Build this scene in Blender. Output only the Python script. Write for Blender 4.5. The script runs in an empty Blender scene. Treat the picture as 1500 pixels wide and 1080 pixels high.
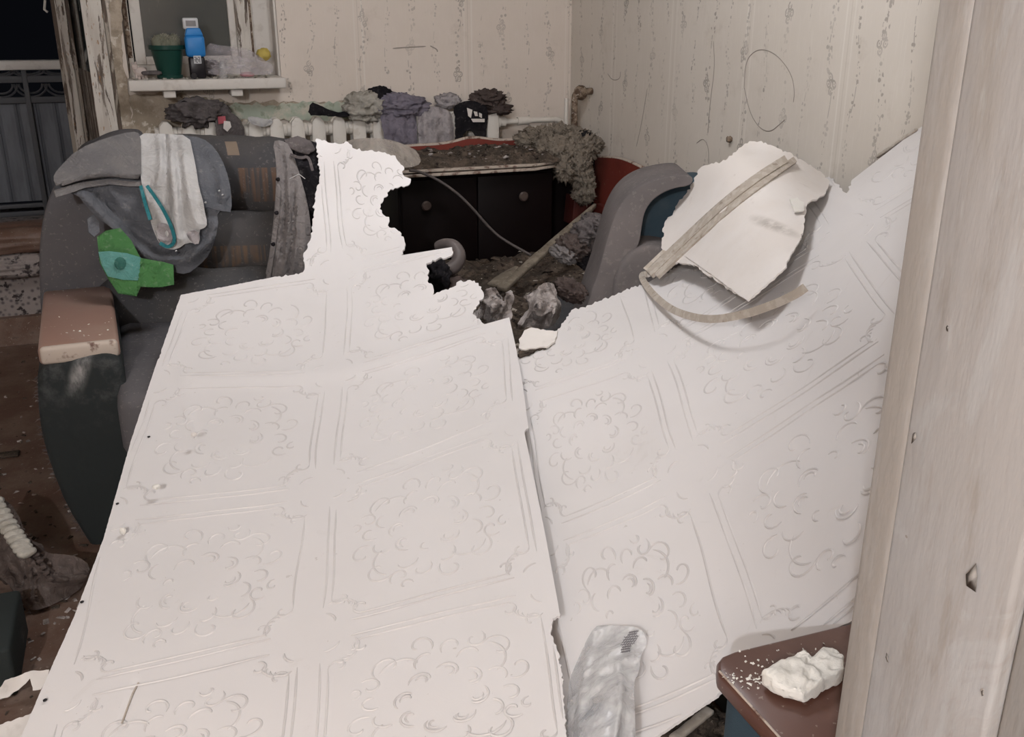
import bpy, bmesh, math, random
import numpy as np
from mathutils import Vector, Matrix, geometry
random.seed(4); RNG = np.random.default_rng(7)
SC = bpy.context.scene; COL = SC.collection

# ------------------------------------------------------------------ camera, world, lights, exposure
F = 1400.; CAMH = 1.35; TH = math.radians(19.9); PHI = math.radians(21)
FW = np.array([math.sin(PHI)*math.cos(TH), math.cos(PHI)*math.cos(TH), -math.sin(TH)])
RT = np.array([math.cos(PHI), -math.sin(PHI), 0.]); UP = np.cross(RT, FW); CAM = np.array([0., 0., CAMH])
cd = bpy.data.cameras.new('camera'); cam = bpy.data.objects.new('camera', cd); COL.objects.link(cam)
cd.sensor_width = 36; cd.lens = F/1500*36; cd.clip_start = .02
m = Matrix.Identity(4)
for i in range(3):
    m[i][0] = RT[i]; m[i][1] = UP[i]; m[i][2] = -FW[i]; m[i][3] = CAM[i]
cam.matrix_world = m; SC.camera = cam
SC.view_settings.view_transform = 'Standard'; SC.view_settings.look = 'None'
SC.view_settings.gamma = 1; SC.view_settings.use_curve_mapping = False
SC.view_settings.exposure = 0.05
W = bpy.data.worlds.new('night'); SC.world = W; W.use_nodes = True
W.node_tree.nodes['Background'].inputs[0].default_value = (.02, .022, .03, 1)
W.node_tree.nodes['Background'].inputs[1].default_value = .12

def lamp(name, loc, watts, size, col):
    l = bpy.data.lights.new(name, 'POINT'); l.energy = watts; l.shadow_soft_size = size; l.color = col
    o = bpy.data.objects.new(name, l); COL.objects.link(o); o.location = loc; return o
lamp('room_fill_light', (.85, 2.45, 2.38), 63, .28, (.945, .968, 1.03))  # added soft fill, brightens the walls and sheets; no lamp is known here
lamp('hallway_bulb_light', (-1.1, -1.2, 2.1), 178, .035, (.945, .968, 1.03))
lamp('balcony_light', (-1.6, 5.3, 2.3), 5, .1, (.85, .92, 1))  # weak cool point light above the balcony slab

D = 4.6; WX = 2.0825       # back wall plane, right wall plane

# ------------------------------------------------------------------ helpers
def ray(x, y): return FW + RT*((x-750)/F) + UP*((540-y)/F)
def PH(x, y, h): r = ray(x, y); return CAM + r*((h-CAMH)/r[2])
def PY(x, y, Y): r = ray(x, y); return CAM + r*(Y/r[1])
def PX(x, y, X): r = ray(x, y); return CAM + r*(X/r[0])
def PD(x, y, d): return CAM + ray(x, y)*d
def tag(o, label=None, cat=None, group=None, kind=None):
    if label: o['label'] = label
    if cat: o['category'] = cat
    if group: o['group'] = group
    if kind: o['kind'] = kind
    return o
def empty(name, loc, label, cat, group=None):
    o = bpy.data.objects.new(name, None); COL.objects.link(o); o.location = loc; o.empty_display_size = .05
    return tag(o, label, cat, group)
def link(name, me, mat, parent=None, smooth=True):
    o = bpy.data.objects.new(name, me); COL.objects.link(o)
    if mat: me.materials.append(mat)
    if smooth: me.polygons.foreach_set('use_smooth', [True]*len(me.polygons))
    if parent:
        o.parent = parent; o.matrix_parent_inverse = Matrix.Translation(-wloc(parent))
    return o
def wloc(p):
    v = Vector(p.location)
    return v
def mesh(name, vs, fs, mat, parent=None, smooth=True):
    me = bpy.data.meshes.new(name); me.from_pydata([tuple(map(float, v)) for v in vs], [], fs); me.update()
    return link(name, me, mat, parent, smooth)
def auto(o, ang=40):
    me = o.data; bm = bmesh.new(); bm.from_mesh(me)
    for e in bm.edges:
        if len(e.link_faces) == 2 and e.calc_face_angle(0) > math.radians(ang): e.smooth = False
    bm.to_mesh(me); bm.free(); return o
def box(name, lo, hi, mat, parent=None, bev=0, rot=None):
    lo = np.array(lo, float); hi = np.array(hi, float)
    vs = [[(lo, hi)[i][0], (lo, hi)[j][1], (lo, hi)[k][2]] for i in (0, 1) for j in (0, 1) for k in (0, 1)]
    if rot:
        c = (lo+hi)/2; R = rot
        vs = [list(Vector(c)+R @ (Vector(v)-Vector(c))) for v in vs]
    fs = [(0, 1, 3, 2), (4, 6, 7, 5), (0, 4, 5, 1), (2, 3, 7, 6), (0, 2, 6, 4), (1, 5, 7, 3)]
    o = mesh(name, vs, fs, mat, parent, False)
    if bev: bevel(o, bev)
    return o
def bevel(o, w, seg=2):
    bm = bmesh.new(); bm.from_mesh(o.data); bmesh.ops.recalc_face_normals(bm, faces=bm.faces)
    es = [e for e in bm.edges if len(e.link_faces) == 2 and e.calc_face_angle(0) > .5]
    bmesh.ops.bevel(bm, geom=es, offset=w, segments=seg, profile=.5, affect='EDGES', clamp_overlap=True)
    for f in bm.faces: f.smooth = True
    for e in bm.edges:
        if len(e.link_faces) == 2 and e.calc_face_angle(0) > math.radians(50): e.smooth = False
    bm.to_mesh(o.data); bm.free()
def prism(name, pts, vec, mat, parent=None, bev=0, seg=3, sub=0):
    n = len(pts); vec = np.array(vec, float); pts = [np.array(p, float) for p in pts]
    vs = pts+[p+vec for p in pts]
    fs = [tuple(range(n)), tuple(range(2*n-1, n-1, -1))]+[(i, i+n, (i+1) % n+n, (i+1) % n) for i in range(n)]
    me = bpy.data.meshes.new(name); me.from_pydata([tuple(v) for v in vs], [], fs); me.update()
    bm = bmesh.new(); bm.from_mesh(me); bmesh.ops.recalc_face_normals(bm, faces=bm.faces); bm.to_mesh(me); bm.free()
    o = link(name, me, mat, parent, False)
    if bev: bevel(o, bev, seg)
    return o
def smoothpoly(P, it=2, closed=True):
    P = [np.array(p, float) for p in P]
    for _ in range(it):
        Q = []
        n = len(P)
        for i in range(n if closed else n-1):
            a, b = P[i], P[(i+1) % n]; Q += [a*.75+b*.25, a*.25+b*.75]
        if not closed: Q = [P[0]]+Q+[P[-1]]
        P = Q
    return P
def tube(name, pts, r, mat, parent=None, seg=8, taper=None, flat=1.0):
    pts = [Vector(p) for p in pts]; vs = []; fs = []; n = len(pts)
    up = Vector((0, 0, 1)); prev = None
    for i, p in enumerate(pts):
        t = (pts[min(i+1, n-1)]-pts[max(i-1, 0)]).normalized()
        if prev is None:
            a = t.cross(up); a = a if a.length > .05 else t.cross(Vector((1, 0, 0)))
        else: a = prev-t*prev.dot(t)
        a.normalize(); prev = a.copy(); b = t.cross(a)
        rr = r*(taper(i/(n-1)) if taper else 1)
        for k in range(seg):
            an = 2*math.pi*k/seg; vs.append(p+a*(math.cos(an)*rr)+b*(math.sin(an)*rr*flat))
    for i in range(n-1):
        for k in range(seg):
            k2 = (k+1) % seg; fs.append((i*seg+k, i*seg+k2, (i+1)*seg+k2, (i+1)*seg+k))
    fs.append(tuple(range(seg-1, -1, -1))); fs.append(tuple((n-1)*seg+k for k in range(seg)))
    return auto(mesh(name, vs, fs, mat, parent), 60)
def lathe(name, c, prof, mat, parent=None, seg=20, M=None):
    vs = []; fs = []; n = len(prof)
    for (r, z) in prof:
        for k in range(seg):
            a = 2*math.pi*k/seg; v = Vector((r*math.cos(a), r*math.sin(a), z))
            if M: v = M @ v
            vs.append(Vector(c)+v)
    for i in range(n-1):
        for k in range(seg):
            k2 = (k+1) % seg; fs.append((i*seg+k, i*seg+k2, (i+1)*seg+k2, (i+1)*seg+k))
    fs.append(tuple(range(seg-1, -1, -1))); fs.append(tuple((n-1)*seg+k for k in range(seg)))
    return auto(mesh(name, vs, fs, mat, parent), 35)

# numpy lattice noise, about -1..1
_H = RNG.random((64, 64, 64))*2-1
def vn(P, s=1., seed=0):
    P = np.asarray(P, float)*s+seed*7.31+100.; I = np.floor(P).astype(int); f = P-I; f = f*f*(3-2*f)
    def g(a, b, c): return _H[(I[:, 0]+a) % 64, (I[:, 1]+b) % 64, (I[:, 2]+c) % 64]
    x = f[:, 0]; y = f[:, 1]; z = f[:, 2]
    L = lambda a, b, t: a+(b-a)*t
    return L(L(L(g(0,0,0), g(1,0,0), x), L(g(0,1,0), g(1,1,0), x), y), L(L(g(0,0,1), g(1,0,1), x), L(g(0,1,1), g(1,1,1), x), y), z)
def fbm(P, s=1., o=4, seed=0):
    r = 0; a = 1.
    for k in range(o): r = r+a*vn(P, s*2**k, seed+k*3); a *= .5
    return r/1.7
def ridge(P, s=1., o=3, seed=0):
    P = np.asarray(P, float)
    w = np.stack([vn(P, s*.8, seed+11), vn(P, s*.8, seed+17), vn(P, s*.8, seed+23)], 1)*.35/s
    r = 0; a = 1.
    for k in range(o): r = r+a*(1-2*np.abs(vn(P+w, s*2**k, seed+k*5))); a *= .5
    return r/1.75

class TPS:      # thin plate spline over 2D points
    def __init__(self, pts, vals):
        self.p = np.array(pts, float)/500.; v = np.array(vals, float)
        if v.ndim == 1: v = v[:, None]
        n = len(self.p); K = self.phi(self.p); P = np.hstack([np.ones((n, 1)), self.p])
        A = np.zeros((n+3, n+3)); A[:n, :n] = K+np.eye(n)*1e-6; A[:n, n:] = P; A[n:, :n] = P.T
        self.w = np.linalg.lstsq(A, np.vstack([v, np.zeros((3, v.shape[1]))]), rcond=None)[0]
    def phi(self, q):
        d2 = ((q[:, None]-self.p[None])**2).sum(2); return .5*d2*np.log(d2+1e-12)
    def __call__(self, q):
        q = np.atleast_2d(np.array(q, float))/500.
        return self.phi(q) @ self.w[:len(self.p)]+np.hstack([np.ones((len(q), 1)), q]) @ self.w[len(self.p):]
class Surf:     # a smooth surface through points seen at (x, y) with known height 'h', plane 'X'/'Y', or distance 'd'
    def __init__(self, ctl):
        ds = []
        for (x, y, k, v) in ctl:
            r = ray(x, y)
            ds.append({'h': lambda: (v-CAMH)/r[2], 'Y': lambda: v/r[1], 'X': lambda: v/r[0], 'd': lambda: v}[k]())
        self.t = TPS([(c[0], c[1]) for c in ctl], [1/d for d in ds])
    def depth(self, q): return 1/self.t(q)[:, 0]
    def at(self, q, off=0):
        q = np.atleast_2d(np.array(q, float)); d = self.depth(q)-off
        R = FW+RT*((q[:, :1]-750)/F)+UP*((540-q[:, 1:2])/F)
        return CAM+R*d[:, None]
class Off:
    def __init__(self, s, o): self.s = s; self.o = o
    def depth(self, q): return self.s.depth(q)-self.o
    def at(self, q, off=0): return self.s.at(q, off+self.o)

def densify(P, step, jag=0, seed=0, closed=True):
    rr = random.Random(seed); Q = []; n = len(P)
    for i in range(n if closed else n-1):
        a = np.array(P[i][:2], float); b = np.array(P[(i+1) % n][:2], float); L = np.linalg.norm(b-a)
        j = jag if len(P[i]) < 3 else P[i][2]
        k = max(1, int(L/step)); nn = np.array([-(b-a)[1], (b-a)[0]])/max(L, 1e-6)
        for t in range(k):
            o = 0 if (t == 0 or j == 0) else rr.uniform(-j, j)
            Q.append(a+(b-a)*t/k+nn*o)
    return Q
def patch(name, outline, surf, mat, parent=None, step=8, jag=0, thick=.004, bstep=None, disp=None, ridges=(), wr=0, wrs=18., seed=0, smooth_out=0, noise_px=1, stretch=None):
    """a sheet or cloth of real thickness lying on the surface surf inside the traced outline; disp/ridges lift it toward the eye side"""
    if smooth_out: outline = smoothpoly([p[:2] for p in outline], smooth_out)
    B = densify(outline, bstep or step, jag, seed)
    B = np.array(B)


    lo = B.min(0); hi = B.max(0)
    rr = np.random.default_rng(seed+5)
    gx, gy = np.meshgrid(np.arange(lo[0], hi[0], step), np.arange(lo[1], hi[1], step*.9)); gx = gx+(np.arange(gx.shape[0]) % 2)[:, None]*step*.5
    G = np.stack([gx.ravel(), gy.ravel()], 1)+rr.uniform(-.12, .12, (gx.size, 2))*step
    # keep interior points only
    x, y = G[:, 0], G[:, 1]; ins = np.zeros(len(G), bool); nb = len(B)
    dm = np.full(len(G), 1e9)
    for i in range(nb):
        a = B[i]; b = B[(i+1) % nb]
        c = ((a[1] > y) != (b[1] > y)) & (x < (b[0]-a[0])*(y-a[1])/((b[1]-a[1]) if b[1] != a[1] else 1e-9)+a[0]); ins ^= c
        dm = np.minimum(dm, (x-a[0])**2+(y-a[1])**2)
    G = G[ins & (dm > (step*.45)**2)]
    A = np.vstack([B, G])
    r = geometry.delaunay_2d_cdt([Vector((float(p[0]), float(p[1]))) for p in A], [(i, (i+1) % nb) for i in range(nb)], [], 0, 1e-4)
    V = np.array([[v.x, v.y] for v in r[0]]); T = [tuple(f) for f in r[2]]
    cen = np.array([V[list(t)].mean(0) for t in T]); x, y = cen[:, 0], cen[:, 1]; ins = np.zeros(len(T), bool)
    for i in range(nb):
        a = B[i]; b = B[(i+1) % nb]
        c = ((a[1] > y) != (b[1] > y)) & (x < (b[0]-a[0])*(y-a[1])/((b[1]-a[1]) if b[1] != a[1] else 1e-9)+a[0]); ins ^= c
    T = [t for t, k in zip(T, ins) if k]
    d = np.zeros(len(V))
    if disp is not None: d = d+disp(V)
    for (pl, amp, w) in ridges:
        pl = np.array(smoothpoly(pl, 2, False)); best = np.full(len(V), 1e9)
        for a, b in zip(pl[:-1], pl[1:]):
            ab = b-a; t = np.clip(((V-a) @ ab)/max(ab @ ab, 1e-9), 0, 1); best = np.minimum(best, ((V-a-t[:, None]*ab)**2).sum(1))
        tt = np.sqrt(best)/w
        d = d+amp*np.exp(-tt**2)
    P0 = surf.at(V)
    if wr:
        Q = P0*np.array(stretch if stretch else (1, 1, 1)); d = d+wr*ridge(Q, wrs, 2, seed)+wr*.4*vn(Q, wrs*.4, seed+3)
    dep = surf.depth(V)-d; R = FW+RT*((V[:, :1]-750)/F)+UP*((540-V[:, 1:2])/F)
    P = CAM+R*dep[:, None]
    # thickness: back copy pushed away from the eye side along the surface normal
    N = np.zeros_like(P); T3 = np.array(T)
    fn = np.cross(P[T3[:, 1]]-P[T3[:, 0]], P[T3[:, 2]]-P[T3[:, 0]]); 
    sgn = np.sign((fn*(CAM-P[T3[:, 0]])).sum(1)); fn = fn*sgn[:, None]
    for k in range(3): np.add.at(N, T3[:, k], fn)
    N /= np.maximum(np.linalg.norm(N, axis=1), 1e-9)[:, None]
    n = len(P); vs = np.vstack([P, P-N*thick])
    fs = []
    ec = {}
    for t, s in zip(T, sgn):
        t = t if s > 0 else t[::-1]
        fs.append(t); fs.append(tuple(i+n for i in t[::-1]))
        for i in range(3):
            e = (t[i], t[(i+1) % 3]); ec[e] = ec.get(e, 0)+1
    for (a, b) in ec:
        if (b, a) not in ec: fs.append((a, a+n, b+n, b))
    o = mesh(name, vs, fs, mat, parent); auto(o, 70)
    return o
def ico(sub=4):
    bm = bmesh.new(); bmesh.ops.create_icosphere(bm, subdivisions=sub, radius=1)
    V = np.array([v.co[:] for v in bm.verts]); Fc = [tuple(v.index for v in f.verts) for f in bm.faces]; bm.free(); return V, Fc
_ICO = {k: ico(k) for k in (1, 2, 3, 4, 5)}
def lumpgeo(c, r, seed=0, amp=.35, s=2.2, sub=4, rough=.0, rot=0, box=2.0):
    V, Fc = _ICO[sub]
    q = V/((np.abs(V)**box).sum(1)**(1/box))[:, None]
    k = 1+amp*ridge(V+seed*1.7, s, 3, seed)+rough*vn(V, s*9, seed+2)
    P = q*k[:, None]*np.array(r, float)
    ca, sa = math.cos(rot), math.sin(rot)
    P = np.stack([P[:, 0]*ca-P[:, 1]*sa, P[:, 0]*sa+P[:, 1]*ca, P[:, 2]], 1)
    return P+np.array(c, float), Fc
def lump(name, c, r, mat, parent=None, **k):
    V, Fc = lumpgeo(c, r, **k); return mesh(name, V, Fc, mat, parent)
def joined(name, geos, mat, parent=None, smooth=True):
    vs = []; fs = []; n = 0
    for V, Fc in geos:
        vs.append(np.asarray(V)); fs += [tuple(i+n for i in f) for f in Fc]; n += len(V)
    return mesh(name, np.vstack(vs), fs, mat, parent, smooth)
def chipgeo(c, s, rr):
    V = np.array([[-1, -1, -.3], [1, -.8, -.3], [.8, 1, -.3], [-.9, .7, -.3], [-.7, -.6, .35], [.7, -.5, .3], [.5, .7, .4], [-.6, .5, .3]])*np.array([rr.uniform(.5, 1.3), rr.uniform(.4, 1), rr.uniform(.3, .9)])*s
    V = V+np.array([[rr.uniform(-.25, .25)*s for _ in range(3)] for _ in V])
    R = Matrix.Rotation(rr.uniform(0, 6.28), 3, 'Z') @ Matrix.Rotation(rr.uniform(-.5, .5), 3, 'X')
    V = np.array([R @ Vector(v) for v in V])+np.array(c)
    return V, [(3, 2, 1, 0), (4, 5, 6, 7), (0, 1, 5, 4), (1, 2, 6, 5), (2, 3, 7, 6), (3, 0, 4, 7)]
def ribbon(name, polylines, surf, w, h, mat, parent=None, off=.0006):
    """low rounded ridges (relief) along polylines given on the surface"""
    vs = []; fs = []
    for pl in polylines:
        q = np.array(pl); 
        if len(q) < 2: continue
        P = surf.at(q); e = 2.0
        N = np.cross(surf.at(q+[e, 0])-P, surf.at(q+[0, e])-P); N /= np.linalg.norm(N, axis=1)[:, None]
        N *= np.sign((N*(CAM-P)).sum(1))[:, None]
        T = np.gradient(P, axis=0); S = np.cross(T, N); S /= np.maximum(np.linalg.norm(S, axis=1), 1e-9)[:, None]
        b = len(vs); n = len(P)
        tp = np.minimum(1, np.minimum(np.arange(n), np.arange(n)[::-1])/2.+.25)[:, None]
        rows = [P-S*w*tp-N*.0004, P-S*w*.35*tp+N*(h*tp+off), P+S*w*.35*tp+N*(h*tp+off), P+S*w*tp-N*.0004]
        for i in range(n):
            for r in rows: vs.append(r[i])
        for i in range(n-1):
            for k in range(3): a = b+i*4+k; fs.append((a, a+1, a+5, a+4))
    o = mesh(name, vs, fs, mat, parent); return o

# ------------------------------------------------------------------ material helpers
class X_:
    nt = None
    def __init__(s, k): s.k = k
    @staticmethod
    def m(op, *a):
        n = X_.nt.nodes.new('ShaderNodeMath'); n.operation = op
        for i, v in enumerate(a):
            if isinstance(v, X_): X_.nt.links.new(v.k, n.inputs[i])
            else: n.inputs[i].default_value = v
        return X_(n.outputs[0])
    def __add__(s, o): return X_.m('ADD', s, o)
    __radd__ = __add__
    def __sub__(s, o): return X_.m('SUBTRACT', s, o)
    def __rsub__(s, o): return X_.m('SUBTRACT', o, s)
    def __mul__(s, o): return X_.m('MULTIPLY', s, o)
    __rmul__ = __mul__
    def __truediv__(s, o): return X_.m('DIVIDE', s, o)
    def lt(s, o): return X_.m('LESS_THAN', s, o)
    def gt(s, o): return X_.m('GREATER_THAN', s, o)
    def abs(s): return X_.m('ABSOLUTE', s)
    def floor(s): return X_.m('FLOOR', s)
    def fract(s): return X_.m('FRACT', s)
    def sin(s): return X_.m('SINE', s)
    def sq(s): return X_.m('MULTIPLY', s, s)
    def sqrt(s): return X_.m('SQRT', s)
    def mx(s, o): return X_.m('MAXIMUM', s, o)
    def mn(s, o): return X_.m('MINIMUM', s, o)
    def ss(s, a, b):     # smoothstep
        n = X_.nt.nodes.new('ShaderNodeMapRange'); n.interpolation_type = 'SMOOTHSTEP'
        X_.nt.links.new(s.k, n.inputs[0]); n.inputs[1].default_value = a; n.inputs[2].default_value = b
        return X_(n.outputs[0])
class Mat:
    def __init__(s, name, base, rough=.8, metal=0, spec=.3):
        s.m = bpy.data.materials.new(name); s.m.use_nodes = True; s.nt = s.m.node_tree; X_.nt = s.nt
        s.b = s.nt.nodes['Principled BSDF']; s.b.inputs['Roughness'].default_value = rough; s.b.inputs['Metallic'].default_value = metal
        s.b.inputs['Specular IOR Level'].default_value = spec
        c = s.nt.nodes.new('ShaderNodeRGB'); c.outputs[0].default_value = (*base, 1); s.c = c.outputs[0]; s.co = None; s.h = None
    def pos(s):
        if s.co is None:
            g = s.nt.nodes.new('ShaderNodeNewGeometry'); s.co = g.outputs['Position']
        return s.co
    def xyz(s):
        n = s.nt.nodes.new('ShaderNodeSeparateXYZ'); s.nt.links.new(s.pos(), n.inputs[0]); return [X_(o) for o in n.outputs]
    def noise(s, sc, det=4, rough=.6, stretch=None, dist=0):
        n = s.nt.nodes.new('ShaderNodeTexNoise'); n.inputs['Scale'].default_value = sc; n.inputs['Detail'].default_value = det
        n.inputs['Roughness'].default_value = rough; n.inputs['Distortion'].default_value = dist
        v = s.pos()
        if stretch:
            mp = s.nt.nodes.new('ShaderNodeMapping'); s.nt.links.new(v, mp.inputs[0]); mp.inputs['Scale'].default_value = stretch; v = mp.outputs[0]
        s.nt.links.new(v, n.inputs['Vector']); return X_(n.outputs[0])
    def vor(s, sc, feat='F1', out=0, stretch=None):
        n = s.nt.nodes.new('ShaderNodeTexVoronoi'); n.inputs['Scale'].default_value = sc; n.feature = feat; v = s.pos()
        if stretch:
            mp = s.nt.nodes.new('ShaderNodeMapping'); s.nt.links.new(v, mp.inputs[0]); mp.inputs['Scale'].default_value = stretch; v = mp.outputs[0]
        s.nt.links.new(v, n.inputs['Vector']); return X_(n.outputs[out])
    def mix(s, fac, col):
        n = s.nt.nodes.new('ShaderNodeMix'); n.data_type = 'RGBA'
        if isinstance(fac, X_): s.nt.links.new(fac.k, n.inputs[0])
        else: n.inputs[0].default_value = fac
        s.nt.links.new(s.c, n.inputs[6])
        if isinstance(col, tuple): n.inputs[7].default_value = (*col, 1)
        s.c = n.outputs[2]; return s
    def bump(s, h, strength=.5, dist=.002):
        n = s.nt.nodes.new('ShaderNodeBump'); n.inputs['Strength'].default_value = strength; n.inputs['Distance'].default_value = dist
        s.nt.links.new(h.k, n.inputs['Height'])
        if s.h: s.nt.links.new(s.h, n.inputs['Normal'])
        s.h = n.outputs[0]; return s
    def done(s):
        s.nt.links.new(s.c, s.b.inputs['Base Color'])
        if s.h: s.nt.links.new(s.h, s.b.inputs['Normal'])
        return s.m
def cloth_mat(name, base, var=None, rough=.95, sc=7, weave=900, dust=.15, crease=26):
    M = Mat(name, base, rough, spec=.1); var = var or tuple(min(1, c*1.5+.01) for c in base)
    M.mix(M.noise(sc, 5).ss(.42, .68), var)
    M.mix(M.noise(60, 3).ss(.55, .75)*dust, (.5, .47, .43))
    M.bump(M.noise(weave, 2), .35, .0012).bump(M.noise(crease, 3, .55, dist=1.6), .75, .012); return M.done()

M = Mat('foam_relief_grey', (.575, .548, .535), .6); M.mix(M.noise(5, 4).ss(.4, .62), (.66, .635, .62)); RELIEF = M.done()  # relief lines greyer than the sheet, so the pattern stands out
# sheet: embossed foam tiles on hardboard
M = Mat('foam_tile_white', (.68, .655, .645), .52, spec=.25)
M.mix(M.noise(2.2, 4).ss(.45, .7)*.5, (.63, .605, .59))
M.mix(M.noise(11, 6, .7, dist=1.5).ss(.60, .78)*.35, (.53, .50, .46))
M.mix(M.noise(45, 3).gt(.73)*.4, (.40, .36, .32))
M.bump(M.noise(350, 2), .12, .0006).bump(M.noise(6, 3), .2, .006); TILE = M.done()
M = Mat('hardboard_back', (.66, .615, .575), .85)
M.mix(M.noise(5, 5).ss(.4, .65)*.7, (.70, .665, .635)).mix(M.noise(22, 5, .7).ss(.60, .78)*.5, (.42, .36, .31))
c = M.xyz()
for (sx, sy, sz, sr, sa) in ((*PD(1112, 318, 2.5), .034, .8), (*PD(1062, 245, 2.7), .03, .5)):
    dd = ((c[0]-float(sx)).sq()*.7+(c[2]-float(sz)).sq()*1.6).sqrt(); M.mix((1-dd.ss(.01, sr))*M.noise(30, 4, .7).ss(.25, .6)*sa, (.22, .19, .16))
M.bump(M.noise(90, 4), .3, .002); BACKBOARD = M.done()
M = Mat('wooden_lath', (.40, .35, .295), .85)
M.mix(M.noise(14, 5, .6, (3, 3, 3)).ss(.45, .6)*.6, (.52, .475, .42)).mix(M.noise(40, 4).ss(.6, .7)*.6, (.22, .17, .13)); M.bump(M.noise(120, 3), .4, .002); LATH = M.done()
M = Mat('grimy_lath', (.15, .125, .095), .9)
M.mix(M.noise(25, 5).ss(.45, .62)*.7, (.24, .205, .16)).mix(M.noise(60, 4).ss(.55, .7)*.7, (.07, .05, .035)); M.bump(M.noise(90, 3), .5, .003); GRIMLATH = M.done()

def wallpaper(name, axis, off, base, tint):
    M = Mat(name, base, .85, spec=.15); c = M.xyz(); u = c[axis]+off; v = c[2]
    M.mix(M.noise(1.6, 5, .6).ss(.42, .66)*.55, tint)
    M.mix(M.noise(7, 6, .7).ss(.55, .75)*.25, (.34, .28, .22))
    M.mix(M.noise(30, 3, .6, (6, 6, .35)).ss(.52, .70)*.22, (.70, .66, .60))
    M.mix((u/.53).fract().lt(.012)*.5, (.72, .68, .62)).mix(((u/.53)+.07).fract().lt(.012)*.35, (.72, .68, .62)).mix(((u/.53)+.035).fract().lt(.006)*.4, (.42, .37, .31))
    P = .235; q = u/P; idx = q.floor(); lx = (q.fract()-.5)*P
    ph = (idx*12.9898).sin()*3.
    wig = ((v*13.)+ph).sin()*.016+((v*31.)+ph*2.).sin()*.005
    dx = (lx-wig).abs()
    br = (M.noise(45, 3, .6)).gt(.53)
    stem = dx.lt(.0022)*br
    # leaves beside the stem: voronoi flecks inside a band
    fl = M.vor(52, 'F1').ss(.42, .28)*dx.lt(.016)*M.noise(9, 2).gt(.44)
    # blossoms, three petals every 0.36 m
    PV = .34; w = v/PV+(idx*.37).fract(); lv = (w.fract()-.5)*PV
    pet = None
    for (a, b) in ((-.013, .0), (.013, .0), (0, .022), (.004, -.022)):
        r = ((lx-wig-a).sq()*1.7+(lv-b).sq()).sqrt(); ringm = (r-.0105).abs().lt(.0034).mx(r.lt(.0036)); pet = ringm if pet is None else pet.mx(ringm)
    # thin second vine between
    q2 = q+.5; lx2 = (q2.fract()-.5)*P; wig2 = ((v*17.)+ph).sin()*.011; dx2 = (lx2-wig2).abs()
    fl2 = M.vor(62, 'F1').ss(.40, .26)*dx2.lt(.011)*M.noise(7, 2).gt(.46)
    ink = stem.mx(fl).mx(pet*M.noise(60, 2).gt(.40)).mx(dx2.lt(.0016)*br).mx(fl2)
    M.mix(ink*(M.noise(5, 3).ss(.3, .7)*.5+.2), (.23, .205, .18))
    M.bump(M.noise(3, 4), .3, .02).bump(M.noise(200, 3), .15, .001)
    return M.done()
WP_BACK = wallpaper('vine_wallpaper_back', 0, .035, (.66, .585, .515), (.60, .53, .46))
WP_RIGHT = wallpaper('vine_wallpaper_right', 1, .1, (.62, .57, .505), (.57, .52, .455))
M = Mat('old_plaster', (.44, .37, .29), .95); M.mix(M.noise(9, 6, .7).ss(.4, .6), (.29, .24, .18)).mix(M.noise(28, 5).ss(.55, .65), (.58, .52, .44)); M.bump(M.noise(40, 5), .8, .006); PLASTER = M.done()
M = Mat('green_plaster', (.38, .42, .34), .95); M.mix(M.noise(12, 6, .7).ss(.45, .6), (.52, .48, .40)).mix(M.noise(30, 5).ss(.55, .7)*.7, (.22, .25, .18)); M.bump(M.noise(50, 5), .7, .004); GPLASTER = M.done()
M = Mat('off_white_paint', (.62, .58, .53), .55); M.mix(M.noise(20, 5).ss(.52, .68)*.5, (.45, .40, .35)); M.bump(M.noise(60, 4), .25, .002); WPAINT = M.done()
M = Mat('peeling_paint', (.60, .56, .50), .7); M.mix(M.noise(6, 6, .7, (5, 5, .5), .6).ss(.56, .585), (.085, .06, .045)).mix(M.noise(3.5, 5, .6, (5, 5, .6)).ss(.45, .6)*.5, (.38, .33, .28)).mix(M.noise(30, 5, .6, (3, 3, .8)).ss(.62, .68)*.8, (.30, .16, .07)); M.bump(M.noise(6, 6, .7, (5, 5, .5), .6), .6, .004); PEEL = M.done()
M = Mat('peeling_paint_dark', (.12, .09, .07), .8); M.mix(M.noise(7, 6, .7, (4, 4, .6), .6).ss(.51, .55)*.8, (.42, .37, .31)); M.bump(M.noise(14, 6, .75, (4, 4, .9), .6), .6, .004); PEELD = M.done()
M = Mat('radiator_enamel', (.64, .60, .54), .4); M.mix(M.noise(25, 5).ss(.56, .68)*.4, (.44, .37, .29)); M.bump(M.noise(50, 4), .25, .002); RAD = M.done()
M = Mat('rusty_pipe', (.24, .18, .13), .6); M.mix(M.noise(40, 5).ss(.42, .55), (.09, .055, .035)).mix(M.noise(70, 3).ss(.6, .7), (.55, .5, .43)); M.bump(M.noise(60, 4), .6, .003); RUST = M.done()
M = Mat('brown_floor_paint', (.125, .072, .052), .5); M.mix(M.noise(5, 6, .7).ss(.4, .65)*.8, (.20, .145, .115)).mix(M.noise(40, 5).ss(.58, .7)*.5, (.04, .025, .02)).mix(M.noise(120, 3).gt(.68)*.7, (.42, .36, .31)); M.bump(M.noise(30, 5), .4, .003); FLOOR = M.done()
M = Mat('broken_masonry', (.10, .085, .085), .9); M.mix(M.vor(45).ss(.1, .5)*.8, (.30, .26, .24)).mix(M.noise(20, 4).ss(.55, .62), (.035, .028, .028)); M.bump(M.noise(40, 5), .8, .008); MASON = M.done()
M = Mat('balcony_steel', (.16, .165, .18), .6); M.mix(M.noise(10, 4, .6, (3, 3, .5)).ss(.4, .65)*.6, (.10, .105, .115)); BSTEEL = M.done()
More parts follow.
